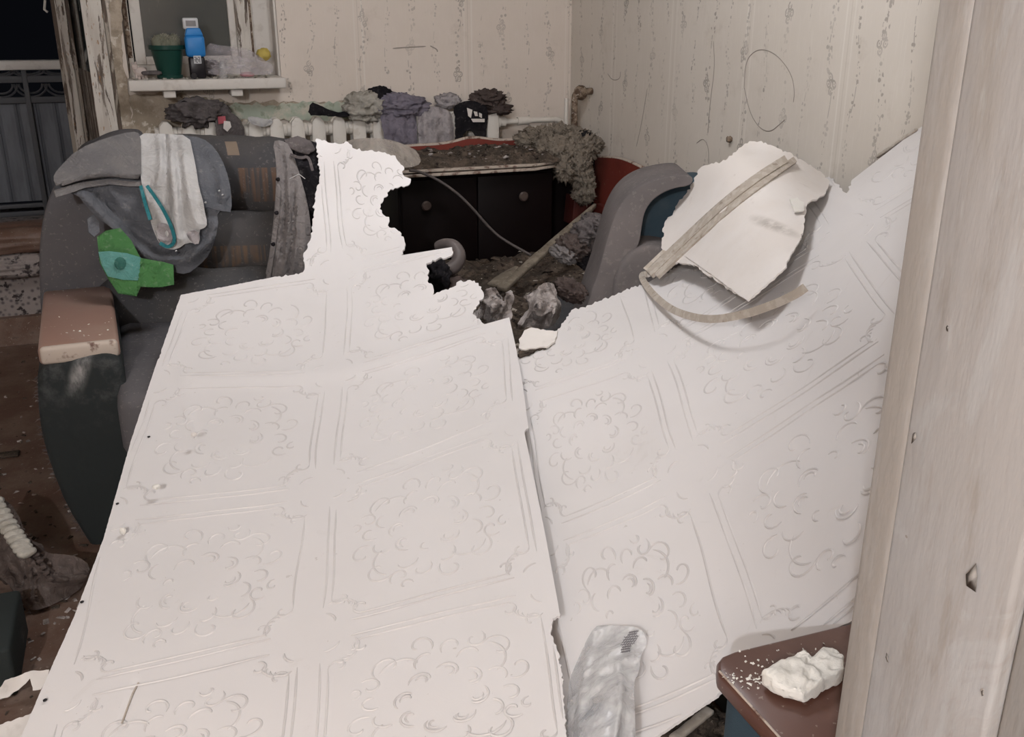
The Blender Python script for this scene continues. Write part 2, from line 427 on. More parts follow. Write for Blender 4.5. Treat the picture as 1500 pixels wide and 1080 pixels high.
M = Mat('railing_dark', (.085, .085, .09), .6); RAILD = M.done()
M = Mat('grey_upholstery', (.062, .062, .066), .9, spec=.15); M.mix(M.noise(4, 5).ss(.4, .66)*.7, (.095, .088, .084)).mix(M.noise(90, 4).gt(.63)*.35, (.26, .24, .22)); M.bump(M.noise(700, 2), .5, .001).bump(M.noise(9, 3), .4, .01); UPH = M.done()
M = Mat('dusty_upholstery', (.115, .108, .112), .92, spec=.15); M.mix(M.noise(3, 5).ss(.4, .66)*.7, (.075, .074, .082)).mix(M.noise(90, 4).gt(.63)*.35, (.26, .24, .22)); M.bump(M.noise(700, 2), .5, .001).bump(M.noise(9, 3), .4, .01); DUSTUPH = M.done()
M = Mat('blue_upholstery', (.035, .06, .08), .85); M.mix(M.noise(7, 5).ss(.5, .7)*.5, (.07, .09, .10)); M.bump(M.noise(600, 2), .5, .001); BLUEUPH = M.done()
M = Mat('taupe_upholstery', (.145, .128, .124), .92, spec=.15); M.mix(M.noise(4, 5).ss(.4, .66)*.7, (.105, .095, .094)).mix(M.noise(60, 4).gt(.60)*.25, (.24, .215, .20)); M.bump(M.noise(700, 2), .5, .001).bump(M.noise(10, 3), .5, .014); TAUPEUPH = M.done()
M = Mat('black_upholstery', (.020, .025, .024), .75); M.mix(M.noise(6, 5, .7, (1, 1, 2)).ss(.55, .75)*.5, (.19, .19, .185)); M.bump(M.noise(700, 2), .5, .001); BLKUPH = M.done()
M = Mat('dusted_black_upholstery', (.018, .022, .022), .8); c = M.xyz(); q0 = PY(112, 570, 2.49); q1 = PY(160, 540, 2.49)
u = (c[0]-float(q0[0])-(c[2]-float(q0[2]))*.42); M.mix((1-u.abs().ss(.0, .032))*(1-(c[2]-.50).abs().ss(.0, .10))*M.noise(26, 5, .7, (1, 1, .5)).ss(.3, .7), (.34, .33, .32))
M.mix((c[2]-.30).ss(0, .2)*M.noise(18, 5, .7).ss(.45, .7)*.5, (.10, .10, .10)).bump(M.noise(700, 2), .5, .001).bump(M.noise(8, 3), .5, .012); ARMF = M.done()
M = Mat('brown_armrest_lacquer', (.31, .19, .15), .32, spec=.5); M.mix(M.noise(6, 5, .6).ss(.45, .7)*.6, (.33, .235, .19)).mix(M.noise(60, 3).gt(.70)*.6, (.55, .47, .40)); M.bump(M.noise(25, 3), .15, .002); ARMTOP = M.done()
M = Mat('dark_armrest_lacquer', (.105, .047, .034), .32, spec=.5); M.mix(M.noise(9, 5, .6).ss(.5, .7)*.6, (.17, .09, .068)).mix(M.noise(70, 3).gt(.66)*.5, (.30, .24, .20)); ARM2 = M.done()
M = Mat('worn_edge', (.46, .39, .33), .6); M.mix(M.noise(30, 5).ss(.5, .65), (.14, .08, .06)); WORN = M.done()
M = Mat('red_panel', (.20, .040, .028), .45, spec=.4); M.mix(M.noise(5, 4).ss(.45, .7)*.6, (.13, .026, .02)).mix(M.noise(60, 4).gt(.68)*.5, (.30, .2, .16)); RED = M.done()
M = Mat('dark_cabinet', (.0045, .0022, .0022), .5, spec=.15); M.mix(M.noise(7, 4).ss(.5, .7)*.4, (.009, .005, .005)); CAB = M.done()
M = Mat('debris', (.055, .042, .032), .95); M.mix(M.noise(18, 6, .7).ss(.45, .6), (.11, .082, .062)).mix(M.noise(60, 5).ss(.6, .7)*.8, (.27, .23, .185)).mix(M.noise(35, 4).ss(.58, .64), (.020, .013, .010)); M.bump(M.noise(60, 5), 1, .01); DEBRIS = M.done()
M = Mat('mineral_wool', (.50, .42, .335), .98); M.mix(M.noise(30, 6, .75).ss(.48, .62), (.17, .135, .10)).mix(M.noise(80, 5).ss(.55, .7)*.7, (.62, .55, .46)); M.bump(M.noise(60, 6, .8), 1, .03); WOOL = M.done()
M = Mat('white_foam', (.72, .70, .65), .55); M.mix(M.noise(30, 4).ss(.5, .7)*.3, (.66, .60, .52)); M.bump(M.noise(60, 4), .5, .004); FOAM = M.done()
M = Mat('torn_white', (.74, .70, .66), .8); M.mix(M.noise(20, 4).ss(.55, .7)*.4, (.55, .50, .45)); TORN = M.done()
M = Mat('post_paint', (.33, .31, .295), .5); M.mix(M.noise(2.2, 5, .6).ss(.4, .65)*.8, (.36, .355, .355)).mix(M.noise(12, 5, .7, (3, 3, .5)).ss(.5, .68)*.6, (.245, .215, .185)).mix(M.noise(3.2, 5, .65, (1, 1, .5), .8).ss(.48, .56)*.6, (.285, .255, .222)).mix(M.noise(7, 6, .7, (2, 2, .6), 1.).ss(.52, .6)*.35, (.40, .40, .40)).mix(M.noise(28, 4, .7, (3, 3, .35)).ss(.6, .72)*.5, (.42, .41, .40)).mix(M.noise(18, 3).gt(.72)*.7, (.19, .16, .13)); M.bump(M.noise(14, 5, .6, (2, 2, .4)), .5, .004); POST = M.done()
M = Mat('post_paint_shaded', (.245, .222, .20), .6); M.mix(M.noise(9, 5, .7, (3, 3, .4)).ss(.45, .65)*.8, (.30, .285, .27)).mix(M.noise(30, 5, .7, (2, 2, .3)).ss(.6, .7)*.5, (.17, .145, .12)); M.bump(M.noise(14, 5, .6, (2, 2, .4)), .6, .004); POSTE = M.done()  # darker post paint: shade of the narrow faces put into the colour
M = Mat('window_pane', (.075, .078, .070), .12, spec=.6); M.mix(M.noise(3, 4).ss(.35, .7), (.065, .068, .064)).mix(M.noise(12, 5, .6, (3, 1, .6)).ss(.6, .75)*.3, (.24, .24, .22)); PANE = M.done()  # grey base colour stands in for the room reflected in the glass
M = Mat('door_pane', (.03, .035, .03), .1, spec=.6); M.mix(M.noise(5, 5, .6, (2, 2, .8)).ss(.5, .7)*.6, (.09, .09, .08)); DPANE = M.done()
def clear(name, col, alpha, rough=.25, rib=None):
    M = Mat(name, col, rough, spec=.6); M.bump(M.noise(25, 4, .6, rib, .5), .8, .01)
    n = M.noise(14, 4, .6, rib).ss(.35, .75)*.35+alpha; M.nt.links.new(n.k, M.b.inputs['Alpha']); return M.done()
BAG = clear('clear_polythene', (.78, .78, .78), .30); BAGP = clear('pinkish_polythene', (.55, .50, .51), .22, .2, (1, 1, 2.5)); BAGG = clear('dusty_polythene', (.36, .32, .28), .55)
def plain(name, c, r=.6, metal=0, var=.25):
    M = Mat(name, c, r, metal); M.mix(M.noise(18, 4).ss(.4, .7)*var, tuple(x*.6 for x in c)); return M.done()
C_JACKET = cloth_mat('grey_jacket_cloth', (.175, .165, .160), (.135, .13, .132))
C_JEANS = cloth_mat('slate_cloth', (.125, .128, .140), (.095, .10, .112))
C_WHITE = cloth_mat('white_shirt_cloth', (.50, .49, .48), (.40, .385, .37), dust=.1)
C_TEAL = cloth_mat('teal_trim', (.025, .15, .17))
C_GREEN = cloth_mat('green_cloth', (.065, .175, .06), (.045, .12, .045))
C_TEALP = cloth_mat('teal_panel', (.09, .235, .205), (.12, .29, .26))
C_DKSPOT = cloth_mat('dark_spot', (.03, .10, .08))
C_SHIRT = cloth_mat('taupe_shirt_cloth', (.195, .178, .172), (.155, .14, .135))
C_BLACK = cloth_mat('black_cloth', (.012, .011, .013), (.025, .022, .024), dust=.06)
C_PURP = cloth_mat('lavender_cloth', (.20, .18, .215), (.15, .135, .165), sc=14)
C_LACE = cloth_mat('pale_patterned_cloth', (.36, .33, .33), (.22, .20, .205), sc=24)
C_KNIT = cloth_mat('cream_knit', (.40, .375, .33), (.28, .26, .22), sc=22)
C_BROWN = cloth_mat('brown_rag_cloth', (.085, .065, .058), (.055, .04, .036))
C_DKGREY = cloth_mat('grey_brown_cloth', (.115, .10, .098), (.07, .06, .058), sc=14)
C_PILE = cloth_mat('brown_fleece', (.115, .09, .08), (.07, .053, .047), sc=14)
C_RAG = cloth_mat('dirty_rag_cloth', (.42, .38, .36), (.20, .17, .155), sc=20, crease=60)
C_PINK = plain('pink_print', (.40, .09, .11)); C_OFFW = plain('offwhite', (.62, .58, .54))
#@@BODY
# ------------------------------------------------------------------ room shell
def boxes(name, bl, mat, label, cat='wall'):
    geos = []
    for lo, hi in bl:
        vs = np.array([[(lo, hi)[i][0], (lo, hi)[j][1], (lo, hi)[k][2]] for i in (0, 1) for j in (0, 1) for k in (0, 1)], float)
        geos.append((vs, [(0, 1, 3, 2), (4, 6, 7, 5), (0, 4, 5, 1), (2, 3, 7, 6), (0, 2, 6, 4), (1, 5, 7, 3)]))
    o = joined(name, geos, mat, None, False); return tag(o, label, cat, kind='structure')
ZL = 2.5
DX0, DX1 = -1.0, -.075      # balcony doorway
WX0, WX1 = .0, .645         # window opening
SILLZ = float(PY(300, 116, 4.42)[2])
wall_back = boxes('wall_back', [((-2, D, 0), (DX0, D+.3, ZL)), ((DX0, D, 2.2), (WX1, D+.3, ZL)), ((DX1, D, 0), (WX0, D+.3, 2.2)),
    ((WX0, D, 0), (WX1, D+.3, SILLZ-.04)), ((WX1, D, 0), (WX+.2, D+.3, ZL))] if False else
    [((-2, D, 0), (DX0, D+.3, ZL)), ((DX0, D, 2.2), (WX1, D+.3, ZL)), ((DX1, D, 0), (WX0, D+.3, 2.2)), ((WX0, D, 0), (WX1, D+.3, SILLZ-.05)), ((WX1, D, 0), (2.28, D+.3, ZL))],
    WP_BACK, 'far wall with faded vine wallpaper, window and radiator')
wall_right = boxes('wall_right', [((WX, -.1, 0), (WX+.2, D, ZL))], WP_RIGHT, 'right wall papered with faded vertical flower vines')
boxes('wall_left', [((-2.2, .2, 0), (-2, D+.3, ZL))], WP_BACK, 'left wall outside the frame')
boxes('wall_front', [((-2.2, .12, 0), (-1.4, .42, ZL)), ((.66, .12, 0), (WX, .42, ZL)), ((-1.4, .12, 2.15), (.66, .42, ZL))], WP_BACK, 'near wall with the open doorway the view comes through')
boxes('floor', [((-2.2, -1.6, -.1), (2.28, D+.3, 0))], FLOOR, 'brown painted floor scattered with dust and plaster crumbs', 'floor')
boxes('ceiling', [((-2.2, -1.6, ZL), (2.28, D+.3, ZL+.1))], PLASTER, 'bare plaster ceiling above the room', 'ceiling')
boxes('wall_hall', [((-2.2, -1.7, 0), (2.28, -1.6, ZL)), ((-2.2, -1.6, 0), (-2.1, .12, ZL)), ((2.1, -1.6, 0), (2.28, -.1, ZL))], WP_BACK, 'hallway walls behind the doorway')

# door post in the foreground (profile in plan, straight up)
A = .52; AX = .4942
def plan(name, pts, z0, z1, mat, parent, bev=.004):
    return prism(name, [(x, y, z0) for x, y in pts], (0, 0, z1-z0), mat, parent, bev, 2)
post = plan('trim_1', [(.5, .497), (.505, .389), (.66, .389), (.66, .50), (.53, .505)], 0, 2.15, POST, None, .004)
tag(post, 'thick grey painted door post close up at the right edge', 'door post', kind='structure')
plan('casing', [(AX, A), (.4985, .502), (.5005, .494), (.53, .49), (.60, .50), (.60, A)], 0, 2.14, POSTE, post, .004)
plan('inner_jamb', [(.515, .388), (.52, .15), (.66, .15), (.66, .388)], 0, 2.15, POSTE, post, .003)
rr = random.Random(3)
for (x, y, L) in ((1339, 640, .014), (1424, 845, .018), (1300, 965, .010), (1440, 1015, .009), (1388, 480, .007)):
    V, Fc = chipgeo(PX(x, y, .4995), L, rr); V = (V-V.mean(0))*np.array([.03, .22, .8])+PX(x, y, .4995); mesh('gouge', V, Fc, POSTE, post)

# back-wall doorway: threshold step, masonry, baseboard
st = boxes('trim_2', [((DX0, D-.04, .36), (DX1+.02, D+.3, .44))], FLOOR, 'brown raised threshold of the balcony doorway', 'threshold')
V, Fc = lumpgeo(((DX0+DX1)/2, D+.02, .36), (.47, .10, .045), seed=3, amp=.25, s=4, box=6); mesh('mortar_ridge', V, Fc, MASON, st)
V, Fc = lumpgeo(((DX0+DX1)/2, D+.05, .46), (.47, .11, .05), seed=8, amp=.3, s=4, box=6); mesh('mortar_ridge', V, Fc, FLOOR, st)
boxes('trim_3', [((DX0, D-.005, .0), (DX1+.02, D+.3, .36))], MASON, 'broken masonry riser under the balcony threshold', 'masonry')
bb = boxes('baseboard_back', [((-2, D-.045, .0), (DX1+.1, D-.006, .125))], FLOOR, 'brown baseboard below the balcony doorway', 'baseboard')

# balcony outside
boxes('trim_4', [((-2.2, D+.3, .2), (1.5, D+1.3, .4))], MASON, 'dark concrete balcony slab outside the doorway', 'balcony slab')
rail = empty('balcony_railing', (-.9, 5.55, .4), 'grey steel balcony railing with scalloped bands under a white top rail', 'railing')
YR = 5.55
def zY(y, x=40, Y=YR): return float(PY(x, y, Y)[2])
box('top_rail', (-2.1, YR-.06, zY(102)), (.3, YR+.06, zY(88)), WPAINT, rail, .006)
for y0, y1 in ((111, 121), (142, 151), (298, 304), (309, 316)): box('crossbar', (-2.1, YR-.012, zY(y1)), (.3, YR+.012, zY(y0)), RAILD, rail, .002)
for (ya, yb) in ((103, 111), (123, 142)):
    zt, zb = zY(ya), zY(yb)
    for i in range(9):
        xc = float(PY(2+i*44-90, 120, YR)[0])
        for s in (1., .72):
            pts = [(xc+s*.075*math.cos(math.pi+math.pi*t/10), YR, zt-(zt-zb)*s*math.sin(math.pi*t/10)) for t in range(11)]
            if xc < .25: tube('scallop', pts, .006, RAILD, rail, 6)
g = None
for i in range(26):
    x = -2.08+i*.09
    if x > .25: break
    V = [(x, YR+.02, zY(296)), (x+.022, YR+.036, zY(296)), (x+.066, YR+.036, zY(296)), (x+.088, YR+.02, zY(296))]
    h = zY(152)-zY(296)
    prism('infill_panel', [V[0], V[1], V[2], V[3], (V[3][0], YR+.03, V[0][2]), (V[0][0], YR+.03, V[0][2])], (0, 0, h), BSTEEL, rail)
for px_ in (-120, -44, 44, 132):
    x = float(PY(px_, 160, YR)[0])
    if x < .2: box('upright', (x-.012, YR-.022, zY(316)), (x+.012, YR+.0, zY(101)), RAILD, rail, .002)

# balcony door, swung out, and its frame
door = empty('door_1', (DX1, D+.1, .44), 'flaking balcony door swung open outward, glazed above', 'door'); door['kind'] = 'structure'
def stile(name, pxa, pxb, y, Y, dep, mat, par, z0=.44, z1=2.2, bev=.004):
    xa = float(PY(pxa, y, Y)[0]); xb = float(PY(pxb, y, Y)[0]); return box(name, (xa, Y, z0), (xb, Y+dep, z1), mat, par, bev)
a = stile('stile', 76, 103, 20, 5.10, .045, PEELD, door); stile('stile_face', 82, 97, 20, 5.085, .015, PEEL, door)
xa = float(PY(103, 20, 5.1)[0]); xh = float(PY(120, 20, 4.75)[0])
def slab(name, a, b, z0, z1, t, mat, par):
    a = np.array(a); b = np.array(b); d = (b-a)/np.linalg.norm(b-a); n = np.array([-d[1], d[0]])*t
    return prism(name, [(*a, z0), (*b, z0), (*(b+n), z0), (*(a+n), z0)], (0, 0, z1-z0), mat, par, .002)
slab('pane', (xa, 5.12), (xh, 4.66), 1.15, 2.15, .006, DPANE, door)
slab('lower_panel', (xa, 5.12), (xh, 4.66), .46, 1.08, .02, PEELD, door); slab('mid_rail', (xa, 5.11), (xh, 4.66), 1.08, 1.15, .035, PEELD, door)
hk = [PY(66, 0, 5.0), PY(65, 14, 5.0), PY(70, 18, 5.0)]; tube('window_catch', hk, .006, RAD, door, 6)
fr = boxes('trim_5', [((float(PY(120, 20, D-.02)[0]), D-.02, .0), (float(PY(150, 20, D-.02)[0]), D+.09, 2.2))], PEEL, 'flaking white balcony door frame upright', 'door frame')
fx = float(PY(152, 20, D-.02)[0])
box('bare_edge', (fx-.004, D-.012, 0), (fx+.012, D+.05, 2.2), PEELD, fr, .003)
pier = patch('plaster_patch', [(158, -40), (178, -40), (180, 90), (190, 140), (196, 205), (190, 250), (168, 250), (164, 120)], Surf([(150, 0, 'Y', D-.004), (200, 0, 'Y', D-.004), (150, 200, 'Y', D-.004), (200, 200, 'Y', D-.004)]), PLASTER, wall_back, 6, 2, .004, wr=.006, wrs=22)
WS = Surf([(x, y, 'Y', D-.002) for x in (150, 600) for y in (100, 260)])
patch('plaster_patch', [(190, 140), (250, 136), (300, 142), (345, 150), (430, 148), (520, 150), (560, 158), (560, 176), (470, 176), (380, 178), (300, 182), (250, 210), (196, 210)], WS, PLASTER, wall_back, 7, 3, .003, wr=.005, wrs=20, seed=3)
patch('green_plaster_patch', [(325, 158), (345, 150), (400, 154), (450, 150), (520, 150), (545, 156), (548, 176), (470, 176), (380, 176), (330, 176)], Off(WS, .006), GPLASTER, wall_back, 6, 3, .003, wr=.006, wrs=25, seed=5)

# window
win = empty('window_1', ((WX0+WX1)/2, D+.12, SILLZ), 'white painted window with rusty chipped frame above the radiator', 'window'); win['kind'] = 'structure'
YW = D+.10
fxl = lambda p, Y=YW: float(PY(p, 60, Y)[0])
box('window_frame', (WX0, YW, SILLZ-.05), (fxl(193), YW+.07, 2.2), PEEL, win, .004); box('window_frame', (fxl(348), YW, SILLZ-.05), (fxl(373), YW+.07, 2.2), PEEL, win, .004)
box('window_frame', (fxl(193), YW, SILLZ-.05), (fxl(348), YW+.07, SILLZ+.05), WPAINT, win, .004); box('window_frame', (WX0, YW, 2.12), (WX1, YW+.07, 2.2), WPAINT, win, .004)
box('sash', (fxl(195), YW+.02, SILLZ+.05), (fxl(211), YW+.055, 2.12), WPAINT, win, .004); box('sash', (fxl(338), YW+.02, SILLZ+.05), (fxl(349), YW+.055, 2.12), WPAINT, win, .004)
box('sash', (fxl(211), YW+.02, SILLZ+.05), (fxl(338), YW+.055, SILLZ+.085), WPAINT, win, .004)
box('pane', (fxl(210), YW+.035, SILLZ+.08), (fxl(339), YW+.041, 2.12), PANE, win)
box('reveal', (fxl(373), YW+.0, SILLZ-.05), (WX1, YW+.06, 2.2), WPAINT, win, .003)
box('reveal', (WX1-.012, D+.002, SILLZ-.02), (WX1-.001, YW, 2.2), WPAINT, win, .002)
for p in (185, 188, 368): box('rust_streak', (fxl(p), YW-.004, SILLZ+.08), (fxl(p)+.010, YW, SILLZ+.52), RUST, win, .002)
# sill
sx0 = float(PY(187, 116, 4.42)[0]); sx1 = float(PY(419, 116, 4.42)[0])
sill = tag(box('window_sill', (sx0, 4.42, SILLZ-.045), (sx1, D-.001, SILLZ), WPAINT, None, .006), 'white painted sill board jutting out under the window', 'windowsill')
box('sill_inner', (WX0+.01, D, SILLZ-.045), (WX1-.01, YW, SILLZ), WPAINT, sill, .003)
for p in (239, 337):
    x = float(PY(p, 138, 4.5)[0]); box('bracket', (x, 4.44, SILLZ-.075), (x+.05, D-.001, SILLZ-.045), WPAINT, sill, .004)

# ------------------------------------------------------------------ on the sill
def onsill(p, Y): v = PY(p, 108, Y); return float(v[0])
x = onsill(249, 4.5)
pot = empty('potted_cactus', (x, 4.52, SILLZ), 'clump of grey cacti in a dark green pot on the windowsill', 'potted plant')
M = Mat('green_pot', (.010, .048, .036), .35); POTM = M.done()
lathe('pot', (x, 4.52, SILLZ+.001), [(.05, 0), (.053, .004), (.054, .014), (.047, .016), (.050, .03), (.066, .115), (.074, .118), (.075, .135), (.068, .135), (.066, .122), (.01, .12)], POTM, pot, 24)
CACT = plain('cactus_skin', (.17, .17, .125), .9, 0, .5); CSP = plain('cactus_spine', (.33, .31, .24), .9)
rr = random.Random(5)
geos = []; sp = []
for i in range(17):
    a = rr.uniform(0, 6.28); r = rr.uniform(0, .058); c = (x+r*math.cos(a), 4.52+r*math.sin(a)*.9, SILLZ+.135+rr.uniform(0, .028)*(1-r/.08)); s = rr.uniform(.018, .028)
    geos.append(lumpgeo(c, (s, s, s*1.15), seed=i, amp=.12, s=6, sub=3))
    for k in range(60):
        v = np.array([rr.gauss(0, 1), rr.gauss(0, 1), abs(rr.gauss(0, 1))]); v /= np.linalg.norm(v); p0 = np.array(c)+v*s; p1 = p0+v*.011
        sp.append((np.array([p0+[.0012, 0, 0], p0-[.0012, 0, 0], p1]), [(0, 1, 2)]))
joined('cactus', geos, CACT, pot); sps = joined('spines', sp, CSP, pot); sps['kind'] = 'stuff'

x = onsill(290, 4.47)
bt = empty('bottle', (x, 4.48, SILLZ), 'blue labelled bottle in a black stand with white cap, right of the cactus', 'bottle')
BLUE = plain('blue_label', (.025, .20, .52), .4); BLK = plain('black_plastic', (.012, .010, .012), .35); WHT = plain('white_plastic', (.58, .58, .58), .4)
box('base', (x-.032, 4.455, SILLZ+.001), (x+.034, 4.505, SILLZ+.09), BLK, bt, .008)
box('body', (x-.040, 4.45, SILLZ+.088), (x+.040, 4.51, SILLZ+.175), BLUE, bt, .012)
prism('shoulder', [(x-.038, 4.455, SILLZ+.172), (x+.038, 4.455, SILLZ+.172), (x+.026, 4.455, SILLZ+.205), (x-.028, 4.455, SILLZ+.205)], (0, .05, 0), BLUE, bt, .006)
box('cap', (x-.040, 4.46, SILLZ+.20), (x+.022, 4.50, SILLZ+.245), WHT, bt, .006)
box('cap_window', (x-.028, 4.457, SILLZ+.212), (x+.012, 4.46, SILLZ+.234), plain('greyish', (.22, .21, .21), .4), bt)
lb = box('label', (x-.012, 4.452, SILLZ+.062), (x+.018, 4.455, SILLZ+.094), WHT, bt)
for k in range(5):
    for j in range(5):
        if (k*7+j*5+k*j) % 3: box('label_mark', (x-.009+k*.0048, 4.4505, SILLZ+.066+j*.005), (x-.0055+k*.0048, 4.452, SILLZ+.0695+j*.005), BLK, lb)
x2 = onsill(284, 4.43)
ring = lathe('ring_cap', (x2, 4.43, SILLZ+.013), [(.005, -.01), (.012, -.01), (.012, .01), (.005, .01)], BLK, None, 16, Matrix.Rotation(math.pi/2, 3, 'X')); tag(ring, 'small black ring lying at the edge of the windowsill', 'ring')
# figurine
x = onsill(206, 4.5); FIG = plain('pale_ceramic', (.52, .44, .40), .5, 0, .4)
fg = empty('figurine', (x, 4.5, SILLZ), 'small pale ceramic animal figurine at the left end of the sill', 'figurine')
joined('body', [lumpgeo((x, 4.5, SILLZ+.03), (.026, .016, .02), seed=1, amp=.1), lumpgeo((x-.02, 4.498, SILLZ+.05), (.014, .012, .013), seed=2, amp=.1, sub=3), lumpgeo((x-.027, 4.498, SILLZ+.064), (.004, .004, .008), sub=2), lumpgeo((x-.014, 4.498, SILLZ+.064), (.004, .004, .008), sub=2)], FIG, fg)
for dx in (-.018, -.006, .008, .02): lathe('leg', (x+dx, 4.495, SILLZ), [(.005, 0), (.006, .004), (.0045, .02)], FIG, fg, 8)
# clear bag
bs = Surf([(300, 70, 'Y', 4.56), (400, 80, 'Y', 4.56), (305, 112, 'Y', 4.50), (400, 112, 'Y', 4.50), (350, 95, 'Y', 4.44)])
b = patch('plastic_bag', [(304, 62), (320, 66), (345, 69), (365, 72), (385, 86), (401, 96), (400, 108), (380, 110), (340, 108), (318, 110), (303, 108), (300, 85)], bs, BAGP, None, 5, 0, .001, wr=.02, wrs=28, seed=4, smooth_out=1, stretch=(.5, 1, 2.5)); tag(b, 'crumpled clear plastic bag lying on the right of the windowsill', 'plastic bag')
def px_lump(name, px, py, Y, rx, rz, ry, mat, label, cat, kind='Y', ppm=None, **k):
    c = PY(px, py, Y) if kind == 'Y' else (PH(px, py, Y) if kind == 'h' else PD(px, py, Y))
    z = float((c-CAM) @ FW); s = z/F
    o = lump(name, c, (rx*s, ry, rz*s), mat, None, **k)
    if label: tag(o, label, cat)
    return o
px_lump('soap_bar', 362, 109, 4.46, 10, 3.4, .02, plain('pink_soap', (.52, .27, .29), .4), 'pink soap bar at the front of the windowsill', 'soap', amp=.05, box=3, sub=3)
px_lump('duster', 386, 80, 4.58, 9, 8, .02, plain('yellow_stuff', (.52, .40, .10), .7), 'small yellow crumpled bag at the right end of the sill', 'bag', amp=.35, sub=3)
x = onsill(327, 4.46)
jar = lathe('glass_jar', (x, 4.46, SILLZ+.001), [(.016, 0), (.018, .01), (.017, .055), (.012, .062), (.012, .07)], clear('jar_glass', (.5, .5, .5), .3, .1), None, 14); tag(jar, 'little clear glass vial at the front of the windowsill', 'vial')
px_lump('crumpled_wrapper', 308, 100, 4.53, 13, 9, .03, C_DKGREY, 'dark crumpled wrapper behind the vial on the windowsill', 'wrapper', amp=.5, sub=4)
rr = random.Random(9); cg = [chipgeo((rr.uniform(sx0+.02, sx1-.06), rr.uniform(4.425, 4.58), SILLZ+.003), rr.uniform(.003, .010), rr) for _ in range(90)]
o = joined('sill_litter', cg, C_KNIT, None, False); tag(o, 'small litter and crumbs strewn along the windowsill', 'litter', kind='stuff')
px_lump('paint_tube', 222, 107, 4.47, 13, 3, .012, C_DKGREY, 'dark squeezed tube lying left of the cactus pot', 'tube', amp=.2, box=3, sub=3)

# ------------------------------------------------------------------ radiator and pipes
ZR1 = float(PY(460, 171, 4.48)[2]); RB = .33
rad = empty('radiator', (.95, 4.49, RB), 'cream cast iron sectional radiator under the window', 'radiator')
NS = 17; X0 = float(PY(242, 180, 4.46)[0]); X1 = float(PY(722, 172, 4.46)[0]); pit = (X1-X0)/(NS-1)
pts = [(-.030, RB+.02), (-.018, RB), (.018, RB), (.030, RB+.02), (.031, ZR1-.05), (.026, ZR1-.018), (.010, ZR1), (-.010, ZR1), (-.026, ZR1-.018), (-.031, ZR1-.05)]
bm = bmesh.new()
def addp(y0, y1, sc=1):
    vs = [bm.verts.new((p[0]*sc, y0, p[1])) for p in pts]+[bm.verts.new((p[0]*sc, y1, p[1])) for p in pts]; n = len(pts)
    bm.faces.new(vs[:n]); bm.faces.new(vs[n:][::-1])
    for i in range(n): bm.faces.new((vs[i], vs[i+n], vs[(i+1) % n+n], vs[(i+1) % n]))
addp(-.035, -.012); addp(.02, .045)
for z in (ZR1-.055, RB+.06):
    bmesh.ops.create_cone(bm, cap_ends=True, segments=16, radius1=.030, radius2=.030, depth=pit, matrix=Matrix.Translation((0, .003, z)) @ Matrix.Rotation(math.pi/2, 4, 'Y'))
vs_ = [(-.012, -.012, RB+.03), (.012, -.012, RB+.03), (.012, .02, RB+.03), (-.012, .02, RB+.03)]
q = [bm.verts.new(v) for v in vs_]+[bm.verts.new((v[0], v[1], ZR1-.03)) for v in vs_]
for f in ((0, 1, 5, 4), (1, 2, 6, 5), (2, 3, 7, 6), (3, 0, 4, 7)): bm.faces.new([q[i] for i in f])
bmesh.ops.recalc_face_normals(bm, faces=bm.faces)
me = bpy.data.meshes.new('section'); bm.to_mesh(me); bm.free()
s0 = link('section', me, RAD, rad, False); bevel(s0, .004, 2)
s0.location = (X0, 4.49, 0)
for i in range(1, NS):
    c = s0.copy(); COL.objects.link(c); c.location = (X0+i*pit, 4.49, 0)
tube('end_plug', [(X1+.02, 4.493, ZR1-.055), (X1+.075, 4.493, ZR1-.055)], .024, RAD, rad, 8)
pp = empty('heating_pipe', (2.0, 4.45, ZR1-.3), 'cream heating pipe running from radiator to the rusty riser in the corner', 'pipe')
z1 = ZR1-.055; xe = float(PY(828, 172, 4.49)[0])
path = [(X1+.07, 4.493, z1), (xe-.06, 4.493, z1+.004), (xe-.02, 4.493, z1-.005), (xe, 4.493, z1-.04), (xe, 4.493, z1-.5)]
tube('horizontal_pipe', smoothpoly(path, 2, False), .0135, RAD, pp, 12); tube('coupling', [(X1+.14, 4.493, z1+.001), (X1+.20, 4.493, z1+.002)], .020, RAD, pp, 12)
xr = float(PX(847, 140, 1.99)[0]); yr = float(PX(842, 140, 1.99)[1]); zt = float(PX(842, 138, 1.99)[2])
tube('riser', smoothpoly([(xr, yr, z1-.5), (xr, yr, zt-.04), (xr, yr, zt), (xr+.03, yr, zt+.012), (WX-.002, yr, zt+.012)], 2, False), .016, RUST, pp, 12)
lump('rusty_elbow', (xr+.03, yr, zt+.006), (.032, .030, .034), RUST, pp, seed=4, amp=.1, sub=3)
tube('riser_pipe', [(xr-.035, yr+.02, z1-.5), (xr-.035, yr+.02, zt-.02)], .010, RAD, pp, 10)

YC = 4.42
def wallcloth(name, ol, mat, label, cat, Y0=YC, bulge=.03, **k):
    ol_ = np.array([p[:2] for p in ol], float); c = ol_.mean(0); lo = ol_.min(0); hi = ol_.max(0)
    s = Surf([(lo[0], lo[1], 'Y', Y0+bulge), (hi[0], lo[1], 'Y', Y0+bulge), (lo[0], hi[1], 'Y', Y0), (hi[0], hi[1], 'Y', Y0), (c[0], c[1], 'Y', Y0-bulge*.6), (c[0], lo[1], 'Y', Y0+bulge*.2)])
    kw = dict(step=3, jag=.8, thick=.004, wr=.014, wrs=26, smooth_out=1); kw.update(k)
    o = patch(name, ol, s, mat, None, **kw)
    if label: tag(o, label, cat)
    return o, s
px_lump('crumpled_garment', 290, 166, 4.47, 33, 16, .06, C_DKGREY, 'grey brown crumpled garment bundled on the left end of the radiator', 'clothing', amp=.6, s=2.7, sub=5, seed=2)
